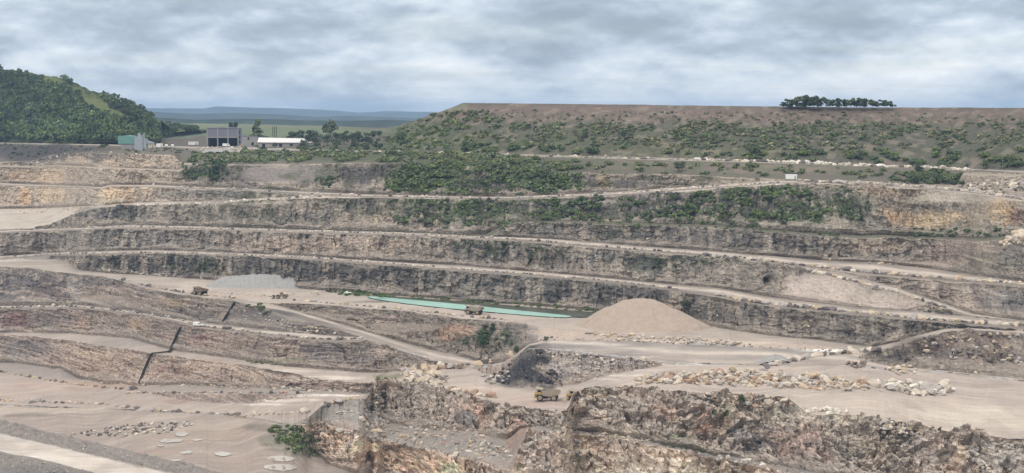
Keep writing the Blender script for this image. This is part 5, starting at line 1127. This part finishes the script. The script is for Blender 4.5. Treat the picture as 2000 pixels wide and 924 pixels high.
for (u, vt, vb, wd) in [(572,256,282,22),(588,254,282,20),(603,252,282,20),(616,257,284,22),(640,262,284,26),(655,258,283,24),(672,254,282,24),(688,255,282,22),(700,257,283,20),(716,258,284,18),(660,270,290,26),(690,272,292,26),(622,272,290,22),(590,272,290,22),(741,254,270,10),(728,255,272,14),(712,276,294,24),(735,270,292,26)]:
    p, m = base(u, vb); tree(p, (vb-vt)*m*1.05, wd*m*1.3, 60+k, 'dark leafy tree in the row right of the white roofed shed', 'trees in the row right of the white roofed shed', g=[(66, 80, 62), (76, 90, 68), (60, 74, 60)][k % 3], trunk=.08, n=600); k += 1
for (u, v, h, wd, lab, g) in [(784,292,36,42,'largest dark round tree at the foot of the spoil hill', (72, 90, 60)), (838,292,20,18,'pale grey-green tree at the spoil hill foot', (134, 142, 116)), (788,294,14,12,'small pale tree below the big round tree', (130, 140, 112)),
     (910,296,22,26,'dark round tree right of the pale tree on the spoil hill foot', (76, 92, 64)), (877,296,12,12,'small blue-green tree by the upper track', (112, 128, 112)), (1478,308,30,44,'wide dark tree clump leaf mass under the middle of the spoil hill', (80, 94, 64)), (1326,336,26,26,'dark tree by the upper track left of the block barrier', (72, 84, 62)),
     (1792,340,26,34,'dark tree by the right end of the block barrier', (70, 82, 58)), (1925,330,20,36,'dark wide tree beside the bend of the upper right track', (68, 84, 54)), (1680,312,20,38,'dark tree under the right side of the spoil hill', (74, 88, 66)), (1216,270,18,30,'dark round tree halfway up the spoil hill', (72, 84, 66)), (1144,270,16,18,'small dark tree on the spoil hill left of the round one', (70, 82, 66)),
     (1830,360,24,46,'broad bushy tree beside the right scree', (74, 88, 64)), (1790,360,20,34,'bushy tree left of the broad one beside the right scree', (78, 90, 64)), (420,354,44,46,'dark tree in the corner of the left upper faces', (60, 76, 52)),
     (944,675,24,30,'dark green tree on the slope below the pit road', (66, 84, 56)), (962,650,20,12,'narrow dark tree just under the pit road edge', (60, 76, 56)), (1067,668,12,18,'round dark tree at the corner of the grey pad', (54, 70, 52)), (1010,690,16,24,'bushy tree above the dark tipped stone', (70, 86, 62)),
     (745,585,12,34,'low green willow bush tree at the left end of the pond', (84, 106, 60)), (1340,605,20,22,'dark bushy tree behind the tan gravel heap', (70, 80, 60)), (938,706,9,12,'small dark tree beside the bottom of the ramp', (76, 84, 62)), (1450,792,26,20,'dark thin tree clinging to the near cliff', (72, 84, 58))]:
    p, m = base(u, v); tree(p, h*m, wd*m, 100+k, lab, g=g, trunk=.06, n=700); k += 1
# copse on the skyline
for (u, hh, wd) in [(1527,9,12),(1540,15,22),(1556,18,26),(1572,21,28),(1584,20,24),(1600,16,26),(1618,13,24),(1632,15,24),(1645,12,22),(1658,15,22),(1674,13,22),(1684,16,26),(1700,14,24),(1714,12,24),(1726,11,20),(1735,11,14)]:
    p, m = base(u, 212); j = int((u+700)/2); d = _cv[2][IX['T0']][j]; p = Vector((xs(u, 207.5)*d, d-8, -tv(209)*d)); m = d/F
    tree(p, hh*m*1.25, wd*m*1.9, 200+int(u), 'dense dark tree in the copse on the flat skyline', 'trees in the copse on the skyline', g=[(60, 74, 58), (70, 84, 62), (80, 92, 66)][int(u) % 3], trunk=-.12, n=1100, nlobe=16, leaf=.12)
# ---------------------------------------------------------------- air
def haze():
    bm = B(); bm_box(bm, -11000, 11000, -60, 21500, -210, 130)
    m = new_mat('haze_air'); nt = m.node_tree; v = nd(nt, 'ShaderNodeVolumePrincipled'); v.inputs['Density'].default_value = HAZE; v.inputs['Color'].default_value = (.46, .68, 1, 1); v.inputs['Anisotropy'].default_value = .1
    o = nd(nt, 'ShaderNodeOutputMaterial'); nt.links.new(v.outputs[0], o.inputs['Volume'])
    h = ob('haze', bm, m); tag(h, kind='stuff')
HAZE = 0.00005
haze()
